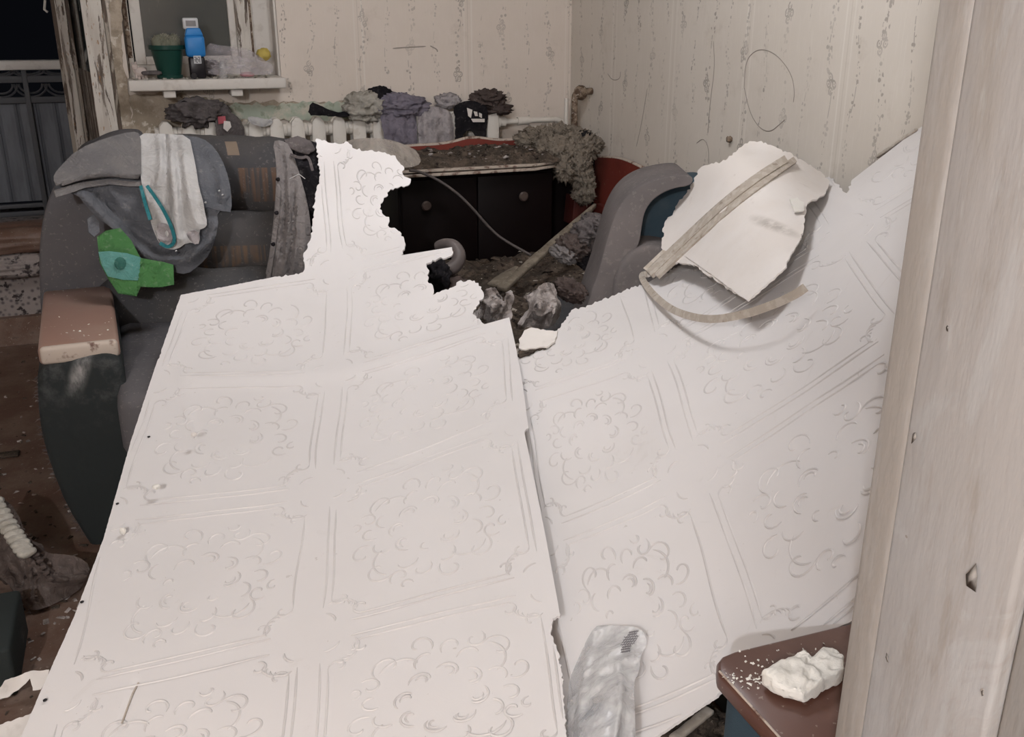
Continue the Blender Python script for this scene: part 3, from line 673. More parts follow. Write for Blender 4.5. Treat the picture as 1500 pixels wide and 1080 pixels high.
px_lump('black_sock', 270, 158, 4.46, 8, 9, .03, C_BLACK, 'small black sock tucked against the grey bundle on the radiator', 'sock', amp=.3, sub=3)
o, s = wallcloth('printed_shirt', [(317, 166), (336, 163), (352, 174), (359, 190), (356, 212), (322, 212), (314, 190)], C_DKGREY, 'dark shirt with pink and white print hanging on the radiator', 'shirt', wr=.012)
patch('pink_print', [(319, 171), (330, 170), (331, 180), (320, 182)], Off(s, .012), C_PINK, o, 3, 0, .002, wr=.006)
patch('white_print', [(328, 177), (337, 178), (339, 186), (333, 193), (327, 188)], Off(s, .013), C_OFFW, o, 3, 0, .002, wr=.006)
wallcloth('white_cloth', [(361, 172), (372, 170), (393, 176), (398, 172), (400, 182), (385, 187), (368, 182)], C_WHITE, 'thin white cloth hanging over the radiator near the printed shirt', 'cloth', Y0=4.43, bulge=.01)
o, s = wallcloth('black_cloth', [(450, 169), (455, 149), (466, 153), (480, 160), (495, 165), (512, 162), (512, 171), (490, 171), (470, 169)], C_BLACK, 'flat black cloth lying along the middle of the radiator', 'cloth', Y0=4.44)
px_lump('knitted_scarf', 534, 157, 4.47, 23, 17, .06, C_KNIT, 'cream knitted scarf coiled on the radiator', 'scarf', amp=.6, s=2.4, sub=5, seed=6)
px_lump('black_garment', 556, 138, 4.49, 17, 9, .04, C_BLACK, 'black garment heaped on top of the cream knitted scarf', 'clothing', amp=.5, s=2.5, sub=4, seed=9, rot=.2)
px_lump('lavender_garment', 586, 155, 4.46, 31, 14, .06, C_PURP, 'lavender grey garment rolled up on the radiator above the hanging skirt', 'clothing', amp=.62, s=2.9, sub=5, seed=12, rough=.05)
wallcloth('lavender_skirt', [(556, 170), (562, 163), (608, 163), (611, 185), (612, 222), (565, 222), (562, 195)], C_PURP, 'lavender patterned cloth hanging down the radiator front', 'cloth', ridges=[([(575, 165), (572, 220)], .018, 5), ([(590, 165), (592, 220)], .015, 4), ([(603, 165), (606, 220)], .018, 4)], wr=.014)
wallcloth('patterned_top', [(612, 162), (630, 155), (650, 158), (662, 166), (665, 190), (666, 222), (614, 222), (612, 190)], C_LACE, 'pale patterned top hanging on the radiator between lavender and black cloths', 'shirt', ridges=[([(622, 165), (624, 220)], .018, 4), ([(640, 160), (636, 220)], .015, 5), ([(656, 165), (660, 220)], .018, 4)], wr=.015)
px_lump('lace_cap', 655, 148, 4.52, 14, 8, .03, C_LACE, 'pale lace scrap standing behind the patterned top', 'cloth', amp=.8, s=2.6, sub=4, seed=5)
o, s = wallcloth('black_shirt', [(664, 156), (676, 149), (692, 147), (712, 154), (716, 170), (712, 188), (710, 222), (696, 222), (696, 192), (678, 192), (678, 222), (666, 222), (667, 180)], C_BLACK, 'black shirt with white print draped over the right end of the radiator', 'shirt', bulge=.035, wr=.012)
for ol in ([(684, 158), (692, 161), (690, 173), (686, 170)], [(694, 163), (699, 164), (700, 170), (696, 170)], [(702, 165), (706, 167), (706, 173), (702, 171)], [(690, 174), (710, 174), (710, 179), (693, 179)]):
    patch('white_print', ol, Off(s, .016), C_OFFW, o, 3, 0, .002)
px_lump('brown_rag', 714, 145, 4.48, 19, 10, .05, C_BROWN, 'dark brown rag piled on the right end of the radiator', 'rag', amp=.75, s=2.4, sub=5, seed=15)
px_lump('brown_rag', 730, 160, 4.47, 16, 6, .04, C_BROWN, 'smaller brown rag drooping toward the heating pipe', 'rag', amp=.8, s=2.2, sub=4, seed=16)

# ------------------------------------------------------------------ desk with red back board
Z0 = float(PY(720, 243, 3.88)[2])
desk = empty('cabinet', (1.4, 4.1, 0), 'dark wood cabinet with round knobs and debris covered top', 'cabinet')
xl, xr_ = 1.0, float(PY(812, 300, 3.93)[0])
tp = [(xl-.05, 3.86), (xr_-.12, 3.86), (xr_+.0, 3.92), (xr_+.04, 4.36), (xl-.05, 4.36)]
prism('top_board', [(x, y, Z0-.028) for x, y in tp], (0, 0, .012), WORN, desk, .002); prism('top_board', [(x, y, Z0-.010) for x, y in tp], (0, 0, .010), WORN, desk, .002)
box('body', (xl, 3.95, .02), (xr_, 4.36, Z0-.03), CAB, desk, .003)
mid = float(PY(700, 300, 3.93)[0])
for a, b in ((xl+.01, mid-.002), (mid+.002, xr_-.01)): box('door', (a, 3.932, .06), (b, 3.949, Z0-.05), CAB, desk, .004)
box('dark_gap_filler', (xr_, 4.10, .02), (1.99, 4.14, Z0-.03), CAB, desk, .002)  # near-black board added to darken the gap beside the body
KN = plain('worn_knob', (.10, .075, .065), .35, .3)
for (px_, py_) in ((623, 301), (765, 287)):
    c = PY(px_, py_, 3.93); lathe('knob', c, [(.008, 0), (.009, .006), (.020, .012), (.022, .020), (.016, .026), (.003, .027)], KN, desk, 16, Matrix.Rotation(math.pi/2, 3, 'X'))
ol = [(590, 216), (610, 214), (640, 213), (665, 209), (685, 203), (705, 203), (730, 207), (765, 205), (800, 206), (830, 208)]
YB = 4.30
top = [PY(x, y, YB) for x, y in smoothpoly(ol, 2, False)]
rb = prism('red_back_board', top+[np.array((top[-1][0], YB, Z0-.06)), np.array((top[0][0], YB, Z0-.06))], (0, .018, 0), RED, desk, .0)
tube('worn_edging', [t+np.array([0, .009, .001]) for t in top], .010, WORN, desk, 6)
ol = [(866, 231), (890, 231), (908, 233), (926, 240), (945, 250), (965, 253), (985, 252), (1010, 262), (1050, 280)]
top = [PX(x, y, 2.03) for x, y in smoothpoly(ol, 2, False)]
hb = prism('headboard', top+[np.array((2.03, top[-1][1], .0)), np.array((2.03, top[0][1], .0))], (.018, 0, 0), RED, None, 0); tag(hb, 'wavy topped red board leaning against the right wall', 'board')
tube('worn_edging', [t+np.array([.009, 0, .001]) for t in top], .009, WORN, hb, 6)
q = [PX(x, y, 2.0) for x, y in ((872, 298), (905, 312), (905, 334), (872, 322))]
prism('lower_rail', q, (.03, 0, 0), RED, hb, .003)
CAB2 = plain('dark_red_wood', (.075, .018, .014), .5)
q = [PY(x, y, 3.98) for x, y in ((842, 288), (866, 292), (866, 330), (838, 330))]
o = prism('red_block', q, (0, .1, 0), CAB2, None, .004); tag(o, 'small dark red wooden block below the hanging insulation', 'wooden block')
# debris on desk top
def heap(name, x0, x1, y0, y1, zf, mat, seed, n=70, label=None, cat=None, parent=None, base=0.):
    gx = np.linspace(x0, x1, n); gy = np.linspace(y0, y1, n); A_, B_ = np.meshgrid(gx, gy); P = np.stack([A_.ravel(), B_.ravel(), np.zeros(n*n)], 1)
    P[:, 2] = zf(P); fs = [(j*n+i, j*n+i+1, (j+1)*n+i+1, (j+1)*n+i) for j in range(n-1) for i in range(n-1)]
    rim = [i for i in range(n)]+[(j+1)*n-1 for j in range(1, n)]+[n*n-1-i for i in range(1, n)]+[(n-1-j)*n for j in range(1, n-1)]
    V = list(P); k = len(V)
    for i in rim: v = P[i].copy(); v[2] = base; V.append(v)
    m_ = len(rim)
    for i in range(m_): fs.append((rim[i], k+i, k+(i+1) % m_, rim[(i+1) % m_]))
    o = mesh(name, V, fs, mat, parent)
    if label: tag(o, label, cat, kind='stuff')
    return o
def edge01(P, x0, x1, y0, y1): 
    ex = np.minimum((P[:, 0]-x0), (x1-P[:, 0]))/.06; ey = np.minimum((P[:, 1]-y0), (y1-P[:, 1]))/.05; return np.clip(np.minimum(ex, ey), 0, 1)
hz = lambda P: Z0+.002+edge01(P, xl-.02, xr_+.03, 3.885, 4.29)*(.012+.022*np.clip(ridge(P, 16, 3, 3), -.2, 1)+.022*np.clip(fbm(P, 6, 3, 1)+.3, 0, 1))
heap('debris_layer', xl-.02, xr_+.02, 3.885, 4.29, hz, DEBRIS, 1, 90, 'layer of rubble and dirt covering the cabinet top', 'rubble', base=Z0+.001)
rr = random.Random(2); cg = []
for _ in range(150):
    p = (rr.uniform(xl, xr_), rr.uniform(3.9, 4.27)); z = float(hz(np.array([[p[0], p[1], 0.]]))[0]); cg.append(chipgeo((*p, z+.003), rr.uniform(.004, .016), rr))
o = joined('plaster_crumbs', cg[:110], DEBRIS, None, False); tag(o, 'brown crumbs on the rubble over the cabinet', 'crumbs', kind='stuff')
o = joined('plaster_crumbs', cg[110:], C_RAG, None, False); tag(o, 'pale plaster crumbs on the rubble over the cabinet', 'crumbs', kind='stuff')
# insulation
wl = empty('insulation_clump', (1.95, 4.2, .6), 'shaggy brown mineral wool hanging over the cabinet corner', 'insulation')
geos = []
for i, (x, y, Yy, r, rz) in enumerate([(790, 203, 4.2, 24, 12), (815, 208, 4.15, 22, 18), (835, 206, 4.1, 24, 14), (850, 216, 4.0, 20, 16), (832, 230, 4.0, 26, 22), (812, 224, 4.0, 18, 16), (848, 248, 3.95, 13, 20), (856, 268, 3.94, 8, 22), (854, 286, 3.93, 11, 8), (866, 212, 4.0, 12, 9), (775, 207, 4.2, 12, 8), (826, 248, 3.9, 8, 14)]):
    c = PY(x, y, Yy); s = float((c-CAM) @ FW)/F; geos.append(lumpgeo(c, (r*s, .05, rz*s), seed=20+i, amp=.75, s=3.6, sub=5, rough=.30))
o = joined('wool', geos, WOOL, wl)
c = PY(856, 199, 4.0); lump('charred_lump', c, (.03, .03, .022), C_BLACK, wl, seed=5, amp=.4, sub=3)

# ------------------------------------------------------------------ rubble in the hole
bed0 = (.84, 2.06, 2.60, 3.90)
hz2 = lambda P: .30+edge01(P, *bed0)*(.06+.05*fbm(P, 3, 3, 5)+.03*ridge(P, 10, 3, 7)+.05*np.exp(-(((P[:, 0]-1.85)**2+(P[:, 1]-3.5)**2)/.08)))
heap('rubble_heap', *bed0, hz2, DEBRIS, 1, 150, 'brown dirt and rubble heap behind the fallen sheets', 'rubble', base=.0)
rr = random.Random(12); cg = []
for _ in range(420):
    p = (rr.uniform(.75, 2.0), rr.uniform(2.5, 3.85)); z = float(hz2(np.array([[p[0], p[1], 0.]]))[0]); cg.append(chipgeo((*p, z+.004), rr.choice([.006, .01, .014, .024]), rr))
o = joined('rubble_chips', cg[:330], DEBRIS, None, False); tag(o, 'dark broken chips scattered over the dirt heap', 'rubble chips', kind='stuff')
o = joined('rubble_chips', cg[330:], LATH, None, False); tag(o, 'greyish wood splinters scattered over the dirt heap', 'splinters', kind='stuff')
def stick(name, a, b, w, t, mat, label, cat, kx=1):
    a = np.array(a); b = np.array(b); d = b-a; L = np.linalg.norm(d); d /= L; s = np.cross(d, [0, 0, 1]); s /= np.linalg.norm(s); u = np.cross(s, d)
    n = 14; vs = []; fs = []; rr = random.Random(len(label))
    for i in range(n+1):
        f = i/n; ww = w*(1-.65*max(0, f-.55)/.45*kx)*(1+rr.uniform(-.08, .08)); c = a+d*L*f
        for (p, q) in ((-1, -1), (1, -1), (1, 1), (-1, 1)): vs.append(c+s*p*ww/2+u*q*t/2*(1+rr.uniform(-.1, .1)))
    for i in range(n):
        for k in range(4): fs.append((i*4+k, i*4+(k+1) % 4, i*4+4+(k+1) % 4, i*4+4+k))
    fs.append((3, 2, 1, 0)); fs.append(tuple(n*4+k for k in range(4)))
    o = mesh(name, vs, fs, mat, None, False); bevel(o, .002, 1); tag(o, label, cat); return o
stick('broken_lath', PH(735, 424, .42), PH(872, 301, .62), .040, .018, GRIMLATH, 'long broken wooden lath leaning up out of the rubble', 'lath')
stick('board_fragment', PH(722, 418, .42), PH(757, 392, .44), .05, .012, GRIMLATH, 'short board fragment lying beside the long lath', 'board')
pts = smoothpoly([PY(x, y, Y) for x, y, Y in ((600, 250, 3.83), (614, 251, 3.84), (647, 266, 3.82), (682, 293, 3.80), (722, 340, 3.78), (745, 356, 3.74), (778, 374, 3.68))], 2, False)
CABLE = plain('grey_cable', (.10, .085, .08), .6); o = tube('cable', pts, .006, CABLE, None, 7); tag(o, 'grey cable hanging across the dark cabinet front', 'cable')
pts = smoothpoly([PD(x, y, d) for x, y, d in ((640, 362, 3.25), (652, 358, 3.23), (664, 360, 3.2), (672, 370, 3.2), (672, 384, 3.18), (662, 394, 3.16), (648, 398, 3.15), (634, 396, 3.14))], 2, False)
HOSE = plain('grey_hose', (.12, .10, .095), .5); o = tube('bent_hose', pts, .024, HOSE, None, 12, lambda t: .6+.4*math.sin(t*math.pi)**.5); tag(o, 'short bent grey hose behind the torn edge of the sheet', 'hose')
px_lump('black_clump', 640, 402, 3.12, 15, 20, .06, C_BLACK, 'black lumpy scrap beneath the bent hose', 'scrap', kind='d', amp=.5, s=2.5, sub=4, seed=4)
px_lump('brown_felt', 660, 420, 3.18, 24, 14, .06, C_BROWN, 'flat brown felt scrap below the bent hose', 'scrap', kind='d', amp=.4, s=2, sub=4, seed=8)
def rag(ol, d, rd, mat, label, seed, am=.03):
    ol_ = np.array(ol, float); c = ol_.mean(0)
    s = Surf([(x, y, 'd', d+.05) for x, y in ol]+[(c[0], c[1], 'd', d-.05)])
    o = patch('crumpled_rag', ol, s, mat, None, 2.5, 1.0, .004, wr=am, wrs=24, seed=seed, smooth_out=1, ridges=rd); return tag(o, label, 'rag', 'dirty rags in the rubble')
rag([(689, 463), (703, 452), (706, 436), (710, 424), (722, 420), (732, 430), (738, 445), (742, 428), (750, 424), (754, 436), (748, 452), (752, 466), (735, 476), (712, 474), (700, 466)], 2.88, [([(708, 440), (722, 455), (716, 472)], .03, 4), ([(742, 430), (738, 452), (728, 470)], .03, 3)], C_RAG, 'dirty crumpled rag at the foot of the lath, left one of the two', 31)
rag([(756, 478), (765, 462), (776, 452), (772, 440), (765, 434), (782, 428), (792, 416), (806, 413), (814, 420), (816, 436), (823, 446), (820, 464), (808, 480), (790, 484), (775, 478), (762, 484)], 2.90, [([(806, 415), (818, 446), (806, 478)], .03, 3), ([(790, 425), (782, 450), (765, 476)], .035, 4), ([(798, 430), (800, 470)], -.02, 5)], C_RAG, 'pale dirt stained crumpled rag to the right of the lath foot', 35)
for i, (x, y, r, m_, lb, ct, nm) in enumerate([(872, 326, 11, C_DKGREY, 'grey brown crumpled paper wad just right of the lath tip', 'paper', 'paper_wad'), (868, 345, 22, C_DKGREY, 'dark glossy crumpled wrapper heaped beside the second armchair', 'wrapper', 'crumpled_wrapper'), (840, 362, 16, C_BROWN, 'brown wad of cloth in the rubble left of the dark wrapper', 'cloth', 'cloth_wad'), (872, 376, 20, C_BLACK, 'black cloth wad below the dark wrapper', 'cloth', 'cloth_wad'), (826, 372, 11, C_SHIRT, 'small greyish dusty rag in the middle of the rubble', 'rag', 'dusty_rag'), (835, 425, 14, C_BROWN, 'brown scrap between the second armchair and the stained rag', 'scrap', 'felt_scrap')]):
    px_lump(nm, x, y, 3.45 if y < 400 else 3.0, r, r*.85, .07, m_, lb, ct, kind='d', amp=.6, s=2.6, sub=5, seed=50+i)

# ------------------------------------------------------------------ armchair at the left
def roll(name, L, R, ry, rz, mat, parent, seed=0, n=60, k=36, e=2.4, pl=.006):
    L = np.array(L, float); R = np.array(R, float); ax = (R-L)/np.linalg.norm(R-L); s = np.cross(ax, [0, 0, 1]); u = np.array([0, 0, 1.])
    vs = []; fs = []
    for i in range(n+1):
        t = -1+2*i/n; f = max(1e-3, (1-abs(t)**7))**(1/3.); c = (L+R)/2+(R-L)/2*t
        for j in range(k):
            a = 2*math.pi*j/k; ca, sa = math.cos(a), math.sin(a); q = (abs(ca)**e+abs(sa)**e)**(-1/e)
            vs.append(c+s*ry*q*ca*f+u*rz*q*sa*f)
    vs = np.array(vs); N = np.repeat((np.linspace(0, 1, n+1))[:, None], k, 1).ravel()
    cen = L+(R-L)*N[:, None]; dr = vs-cen; dr /= np.maximum(np.linalg.norm(dr, axis=1), 1e-6)[:, None]
    vs = vs+dr*(pl*1.6*fbm(vs, 6, 2, seed)[:, None]+pl*ridge(vs*np.array([3, 1, .5]), 6, 2, seed)[:, None])
    for i in range(n):
        for j in range(k): fs.append((i*k+j, i*k+(j+1) % k, (i+1)*k+(j+1) % k, (i+1)*k+j))
    fs.append(tuple(range(k))); fs.append(tuple(n*k+j for j in range(k)))
    me = bpy.data.meshes.new(name); me.from_pydata([tuple(v) for v in vs], [], fs); bm = bmesh.new(); bm.from_mesh(me); bmesh.ops.recalc_face_normals(bm, faces=bm.faces); bm.to_mesh(me); bm.free()
    return link(name, me, mat, parent)
HA = .57
ch = empty('armchair', (.2, 2.9, 0), 'dark grey upholstered armchair with brown wooden armrest cap, clothes over its back', 'armchair', 'grey upholstered armchairs' if False else None)
q = [PH(x, y, HA) for x, y in ((54, 510), (174, 497), (163, 417), (63, 426))]
prism('armrest_cap', q, (0, 0, -.05), ARMTOP, ch, .012)
q2 = [q[0]+np.array([.004, -.004, .0005]), q[1]+np.array([-.004, -.004, .0005]), q[1]+np.array([-.004, .035, .0005]), q[0]+np.array([.004, .035, .0005])]
prism('worn_front_edge', [p+np.array([0, -.002, -.001]) for p in q2], (0, 0, -.047), WORN, ch, .010)
Yf = float(q[0][1])+.015
ol = smoothpoly([(54, 534), (55, 590), (61, 640), (76, 690), (98, 745), (126, 790), (150, 830), (196, 830), (194, 640), (186, 560), (176, 520), (110, 526)], 1)
cf = 21*math.pi/180
armS = Surf([(54, 600, 'Y', Yf), (180, 600, 'Y', Yf-.06), (54, 800, 'Y', Yf), (180, 800, 'Y', Yf-.06)])
prism('arm_panel', [armS.at((x, y))[0] for x, y in ol], (-.02, .62, .0), ARMF, ch, .022)
rr = random.Random(6); fz = []
for k in range(120):
    t = rr.random(); seg = [(54, 545), (55, 590), (61, 640), (76, 690), (98, 745), (126, 790)]; i = min(4, int(t*5)); f = t*5-i
    x = seg[i][0]*(1-f)+seg[i+1][0]*f; y = seg[i][1]*(1-f)+seg[i+1][1]*f
    p = armS.at((x+2, y), -.01)[0]; d_ = np.array([rr.uniform(-.018, .002), rr.uniform(-.01, .01), rr.uniform(-.012, .012)])
    fz.append((np.array([p, p+[0, 0, .0025], p+d_]), [(0, 1, 2)]))
o = joined('frayed_threads', fz, C_DKGREY, ch); o['kind'] = 'stuff'
wing = prism('back_wing', [PY(x, y, 3.22) for x, y in smoothpoly([(64, 560), (57, 420), (56, 370), (62, 315), (78, 272), (104, 236), (140, 212), (180, 203), (215, 210), (215, 560)], 2)], (0.02, .36, 0), DUSTUPH, ch, .05, 5)
# back rolls
def yz(px_, py_, Y): return PY(px_, py_, Y)
Lx, Rx = 118, 500
M = Mat('printed_upholstery', (.062, .060, .062), .9, spec=.15); M.mix(M.noise(4, 5).ss(.4, .66)*.7, (.088, .080, .076)); c = M.xyz()
st_ = M.noise(70, 2, .5, (1, .2, .02)).ss(.40, .60)
p1 = PY(372, 275, 3.15); bx = (c[0]-float(p1[0])-.02).abs().lt(.058)*(c[2]-.855).abs().lt(.055)
M.mix(bx*(st_*.7+.02)*M.noise(12, 2).ss(.3, .5), (.16, .095, .06))
p3 = PY(335, 385, 3.15); bx3 = (c[0]-float(p3[0])-.005).abs().lt(.11)*(c[2]-.60).abs().lt(.075)
M.mix(bx3*(st_*.75+.0)*M.noise(12, 2).ss(.3, .5), (.165, .105, .065))
p2 = PY(344, 222, 3.2); bx2 = (c[0]-float(p2[0])).abs().lt(.018)*(c[2]-float(p2[2])).abs().lt(.018); M.mix(bx2*.8, (.25, .19, .14))
M.mix(M.noise(90, 4).gt(.63)*.3, (.22, .2, .18)); M.bump(M.noise(700, 2), .5, .001).bump(M.noise(7, 3), .4, .012); PRINT = M.done()
roll('back_cushion', PY(Lx, 252, 3.52), PY(Rx, 262, 3.30), .17, .128, PRINT, ch, 1)
roll('back_cushion', PY(Lx, 352, 3.44), PY(Rx, 352, 3.22), .16, .112, PRINT, ch, 2)
roll('lumbar_cushion', PY(Lx+30, 450, 3.28), PY(Rx, 440, 3.08), .17, .125, UPH, ch, 3)
a, b_ = PH(172, 560, .42), PH(520, 560, .42)
box('seat_cushion', (-.13, 2.42, .28), (.66, 3.15, .47), DUSTUPH, ch, .04)
box('seat_base', (-.12, 2.47, .04), (.66, 3.5, .27), BLKUPH, ch, .02)
box('backrest_frame', (-.24, 3.42, .04), (.60, 3.62, .80), UPH, ch, .03)
box('hidden_arm', (.67, 2.6, .04), (.80, 3.2, .52), UPH, ch, .03)

# clothes over the armchair
JS = Surf([(77, 262, 'Y', 3.06), (84, 246, 'Y', 3.10), (114, 216, 'Y', 3.13), (160, 222, 'Y', 3.14), (200, 192, 'Y', 3.27), (285, 196, 'Y', 3.25), (340, 215, 'Y', 3.17), (340, 305, 'Y', 3.02), (200, 265, 'Y', 3.12), (140, 300, 'Y', 3.08), (200, 330, 'Y', 3.08), (270, 402, 'Y', 3.0), (310, 380, 'Y', 3.0), (260, 260, 'Y', 3.08), (190, 364, 'Y', 3.06)])
jk = patch('grey_jacket', [(80, 268), (110, 230), (160, 204), (200, 195), (283, 198), (307, 208), (324, 230), (336, 263), (340, 298), (338, 310), (318, 308), (320, 334), (308, 372), (292, 389), (274, 402), (253, 399), (218, 384), (191, 364), (167, 336), (138, 316), (108, 279), (82, 287)], JS, C_JEANS, None, 5, 0, .006, wr=.007, wrs=11, seed=3, smooth_out=1,
    ridges=[([(120, 285), (160, 325), (200, 366), (250, 385), (300, 368), (316, 330)], .03, 9), ([(150, 290), (200, 340), (240, 365)], -.02, 9), ([(163, 278), (185, 320)], .012, 5), ([(322, 240), (330, 290)], .012, 5), ([(300, 215), (320, 250), (326, 300)], .010, 4), ([(250, 330), (280, 370), (310, 350)], .015, 6), ([(230, 340), (262, 372)], -.015, 6)])
tag(jk, 'slate grey jacket draped over the left corner of the armchair back', 'jacket')
patch('upper_panel', [(77, 261), (84, 248), (114, 218), (158, 201), (194, 192), (206, 196), (207, 230), (207, 262), (190, 262), (160, 258), (120, 263), (84, 275)], Off(JS, .034), C_JACKET, jk, 5, 0, .006, wr=.005, wrs=9, seed=5, smooth_out=1, ridges=[([(84, 268), (120, 256), (160, 252), (205, 256)], .012, 5)])
patch('hem_band', [(79, 279), (84, 277), (120, 267), (160, 262), (190, 266), (207, 266), (207, 273), (190, 273), (160, 270), (125, 275), (100, 284), (82, 289)], Off(JS, .024), C_JACKET, jk, 4, 0, .006, wr=.003)
patch('collar_flap', [(128, 321), (137, 314), (145, 325), (146, 340), (138, 347), (130, 340)], Off(JS, .01), C_JEANS, jk, 4, 0, .005, wr=.006)
patch('cuff', [(300, 295), (319, 298), (338, 303), (338, 311), (318, 308), (302, 303)], Off(JS, .016), C_JEANS, jk, 4, 0, .006)
SN = plain('metal_snap', (.5, .5, .5), .3, .8)
for x, y in ((321, 280), (326, 286), (301, 297), (258, 368)):
    V, Fc = lumpgeo(JS.at((x, y), .03)[0], (.0035, .002, .0035), sub=2); mesh('snap', V, Fc, SN, jk)
ws = Off(JS, .028)
wh = patch('white_shirt', [(202, 195), (240, 196), (277, 198), (283, 225), (287, 245), (292, 278), (299, 305), (304, 328), (300, 334), (291, 337), (293, 358), (274, 355), (259, 366), (244, 365), (233, 358), (221, 328), (212, 290), (206, 263), (204, 218)], ws, C_WHITE, None, 3.5, 0, .004, wr=.006, wrs=14, seed=6, smooth_out=1, stretch=(2, 2, .5),
    ridges=[([(232, 198), (238, 235), (230, 270)], .014, 5), ([(250, 198), (252, 250), (256, 300), (262, 350)], .016, 6), ([(266, 200), (272, 250), (280, 300), (288, 330)], .014, 6), ([(242, 200), (244, 260), (248, 310)], -.014, 4), ([(260, 230), (266, 290), (270, 340)], -.012, 4), ([(225, 300), (240, 330), (250, 358)], .012, 6)])
tag(wh, 'white and pale grey shirt hanging over the slate jacket', 'shirt')
def strip(name, pl, w, surf, mat, parent, th=.002, **k):
    pl = [np.array(p, float) for p in smoothpoly(pl, 2, False)]; L = []; R = []
    for i in range(len(pl)):
        t = pl[min(i+1, len(pl)-1)]-pl[max(i-1, 0)]; t /= np.linalg.norm(t); n = np.array([-t[1], t[0]])*w/2; L.append(pl[i]+n); R.append(pl[i]-n)
    return patch(name, [tuple(p) for p in L+R[::-1]], surf, mat, parent, 4, 0, th, **k)
strip('teal_trim', [(206, 272), (213, 300), (220, 322)], 5, Off(JS, .045), C_TEAL, wh)
strip('teal_trim', [(215, 272), (228, 290), (242, 312), (254, 340), (256, 356), (246, 363), (234, 356)], 5, Off(JS, .052), C_TEAL, wh)
patch('lining', [(228, 330), (240, 325), (252, 335), (253, 354), (243, 362), (232, 355)], Off(JS, .042), C_LACE, wh, 3, 0, .003, wr=.008, wrs=30, smooth_out=1)
patch('lining', [(272, 340), (290, 337), (293, 357), (284, 358), (276, 350)], Off(JS, .044), C_LACE, wh, 3, 0, .003, wr=.01, wrs=30, smooth_out=1)
GS = Surf([(140, 340, 'Y', 3.04), (255, 385, 'Y', 2.99), (150, 430, 'Y', 2.94), (255, 425, 'Y', 2.93), (175, 385, 'Y', 2.96)])
gr = patch('green_cloth', [(142, 347), (155, 338), (176, 334), (192, 352), (206, 378), (240, 384), (254, 388), (255, 417), (233, 421), (206, 420), (200, 434), (173, 430), (158, 408), (146, 385)], GS, C_GREEN, None, 4, 0, .004, wr=.005, wrs=16, seed=8, ridges=[([(206, 380), (203, 420)], .012, 3), ([(231, 388), (230, 420)], .010, 3), ([(150, 365), (190, 366)], .006, 4)])
tag(gr, 'green cloth with teal panel hanging under the slate jacket', 'cloth')
patch('teal_panel', [(144, 369), (160, 368), (186, 371), (206, 377), (205, 394), (203, 411), (180, 410), (158, 405), (149, 388)], Off(GS, .010), C_TEALP, gr, 4, 0, .003, wr=.003)
cx, cy = 176, 386; patch('dark_dot', [(cx+9*math.cos(a*.5236), cy+9.5*math.sin(a*.5236)) for a in range(12)], Off(GS, .015), C_DKSPOT, gr, 4, 0, .002)
patch('hem', [(160, 408), (203, 412), (200, 432), (174, 429)], Off(GS, .008), C_GREEN, gr, 4, 0, .003, wr=.003)
TS = Surf([(400, 205, 'Y', 3.10), (437, 215, 'Y', 3.08), (405, 300, 'Y', 3.0), (452, 300, 'Y', 2.98), (390, 410, 'Y', 2.96), (450, 400, 'Y', 2.93), (428, 300, 'Y', 2.97), (425, 380, 'Y', 2.93)])
ts = patch('taupe_shirt', [(399, 207), (412, 205), (425, 213), (437, 248), (451, 297), (457, 346), (450, 381), (447, 403), (418, 410), (387, 412), (396, 366), (403, 297), (405, 241)], TS, C_SHIRT, None, 3.5, 0, .004, wr=.005, wrs=14, seed=2, smooth_out=1, stretch=(2, 2, .4),
    ridges=[([(409, 210), (414, 260), (411, 330), (403, 405)], .012, 3.5), ([(418, 212), (424, 270), (422, 340), (415, 405)], .016, 4), ([(428, 230), (436, 290), (436, 350), (428, 405)], .014, 4), ([(440, 270), (446, 320), (443, 400)], .014, 4), ([(413, 230), (418, 300), (413, 380)], -.010, 3), ([(431, 260), (430, 330), (424, 400)], -.012, 3)])
tag(ts, 'taupe buttoned shirt hanging down the right of the armchair back', 'shirt')
strip('button_placket', [(404, 212), (409, 250), (407, 300), (402, 350), (393, 408)], 6, Off(TS, .014), C_SHIRT, ts)
for x, y in ((407, 263), (405, 312), (400, 358)):
    V, Fc = lumpgeo(TS.at((x, y), .022)[0], (.006, .003, .006), sub=2); mesh('button', V, Fc, C_BLACK, ts)
BS = Surf([(420, 205, 'Y', 3.14), (466, 205, 'Y', 3.14), (440, 300, 'Y', 3.02), (466, 340, 'Y', 3.02), (455, 240, 'Y', 3.06)])
bk = patch('black_bag', [(418, 203), (440, 200), (458, 207), (470, 214), (472, 262), (468, 300), (464, 345), (452, 350), (447, 300), (437, 262), (424, 222)], BS, C_BLACK, None, 4, 0, .006, wr=.014, wrs=14, seed=4, smooth_out=1); tag(bk, 'black fabric bag slumped between taupe shirt and upright sheet', 'bag')
patch('brown_flap', [(416, 205), (436, 199), (455, 206), (462, 218), (452, 226), (436, 222), (424, 216)], Off(BS, .03), C_DKGREY, bk, 4, 0, .005, wr=.012, wrs=20)
strip('strap', [(425, 226), (440, 232), (452, 228), (458, 250)], 4, Off(BS, .045), C_DKGREY, bk)
tube('thread', [PY(x, y, 2.92) for x, y in ((424, 262), (432, 258), (438, 255), (447, 262))], .0012, C_WHITE, bk, 5)
cb = Surf([(500, 205, 'Y', 3.5), (615, 215, 'Y', 3.5), (500, 245, 'Y', 3.38), (615, 245, 'Y', 3.4), (550, 218, 'Y', 3.34)])
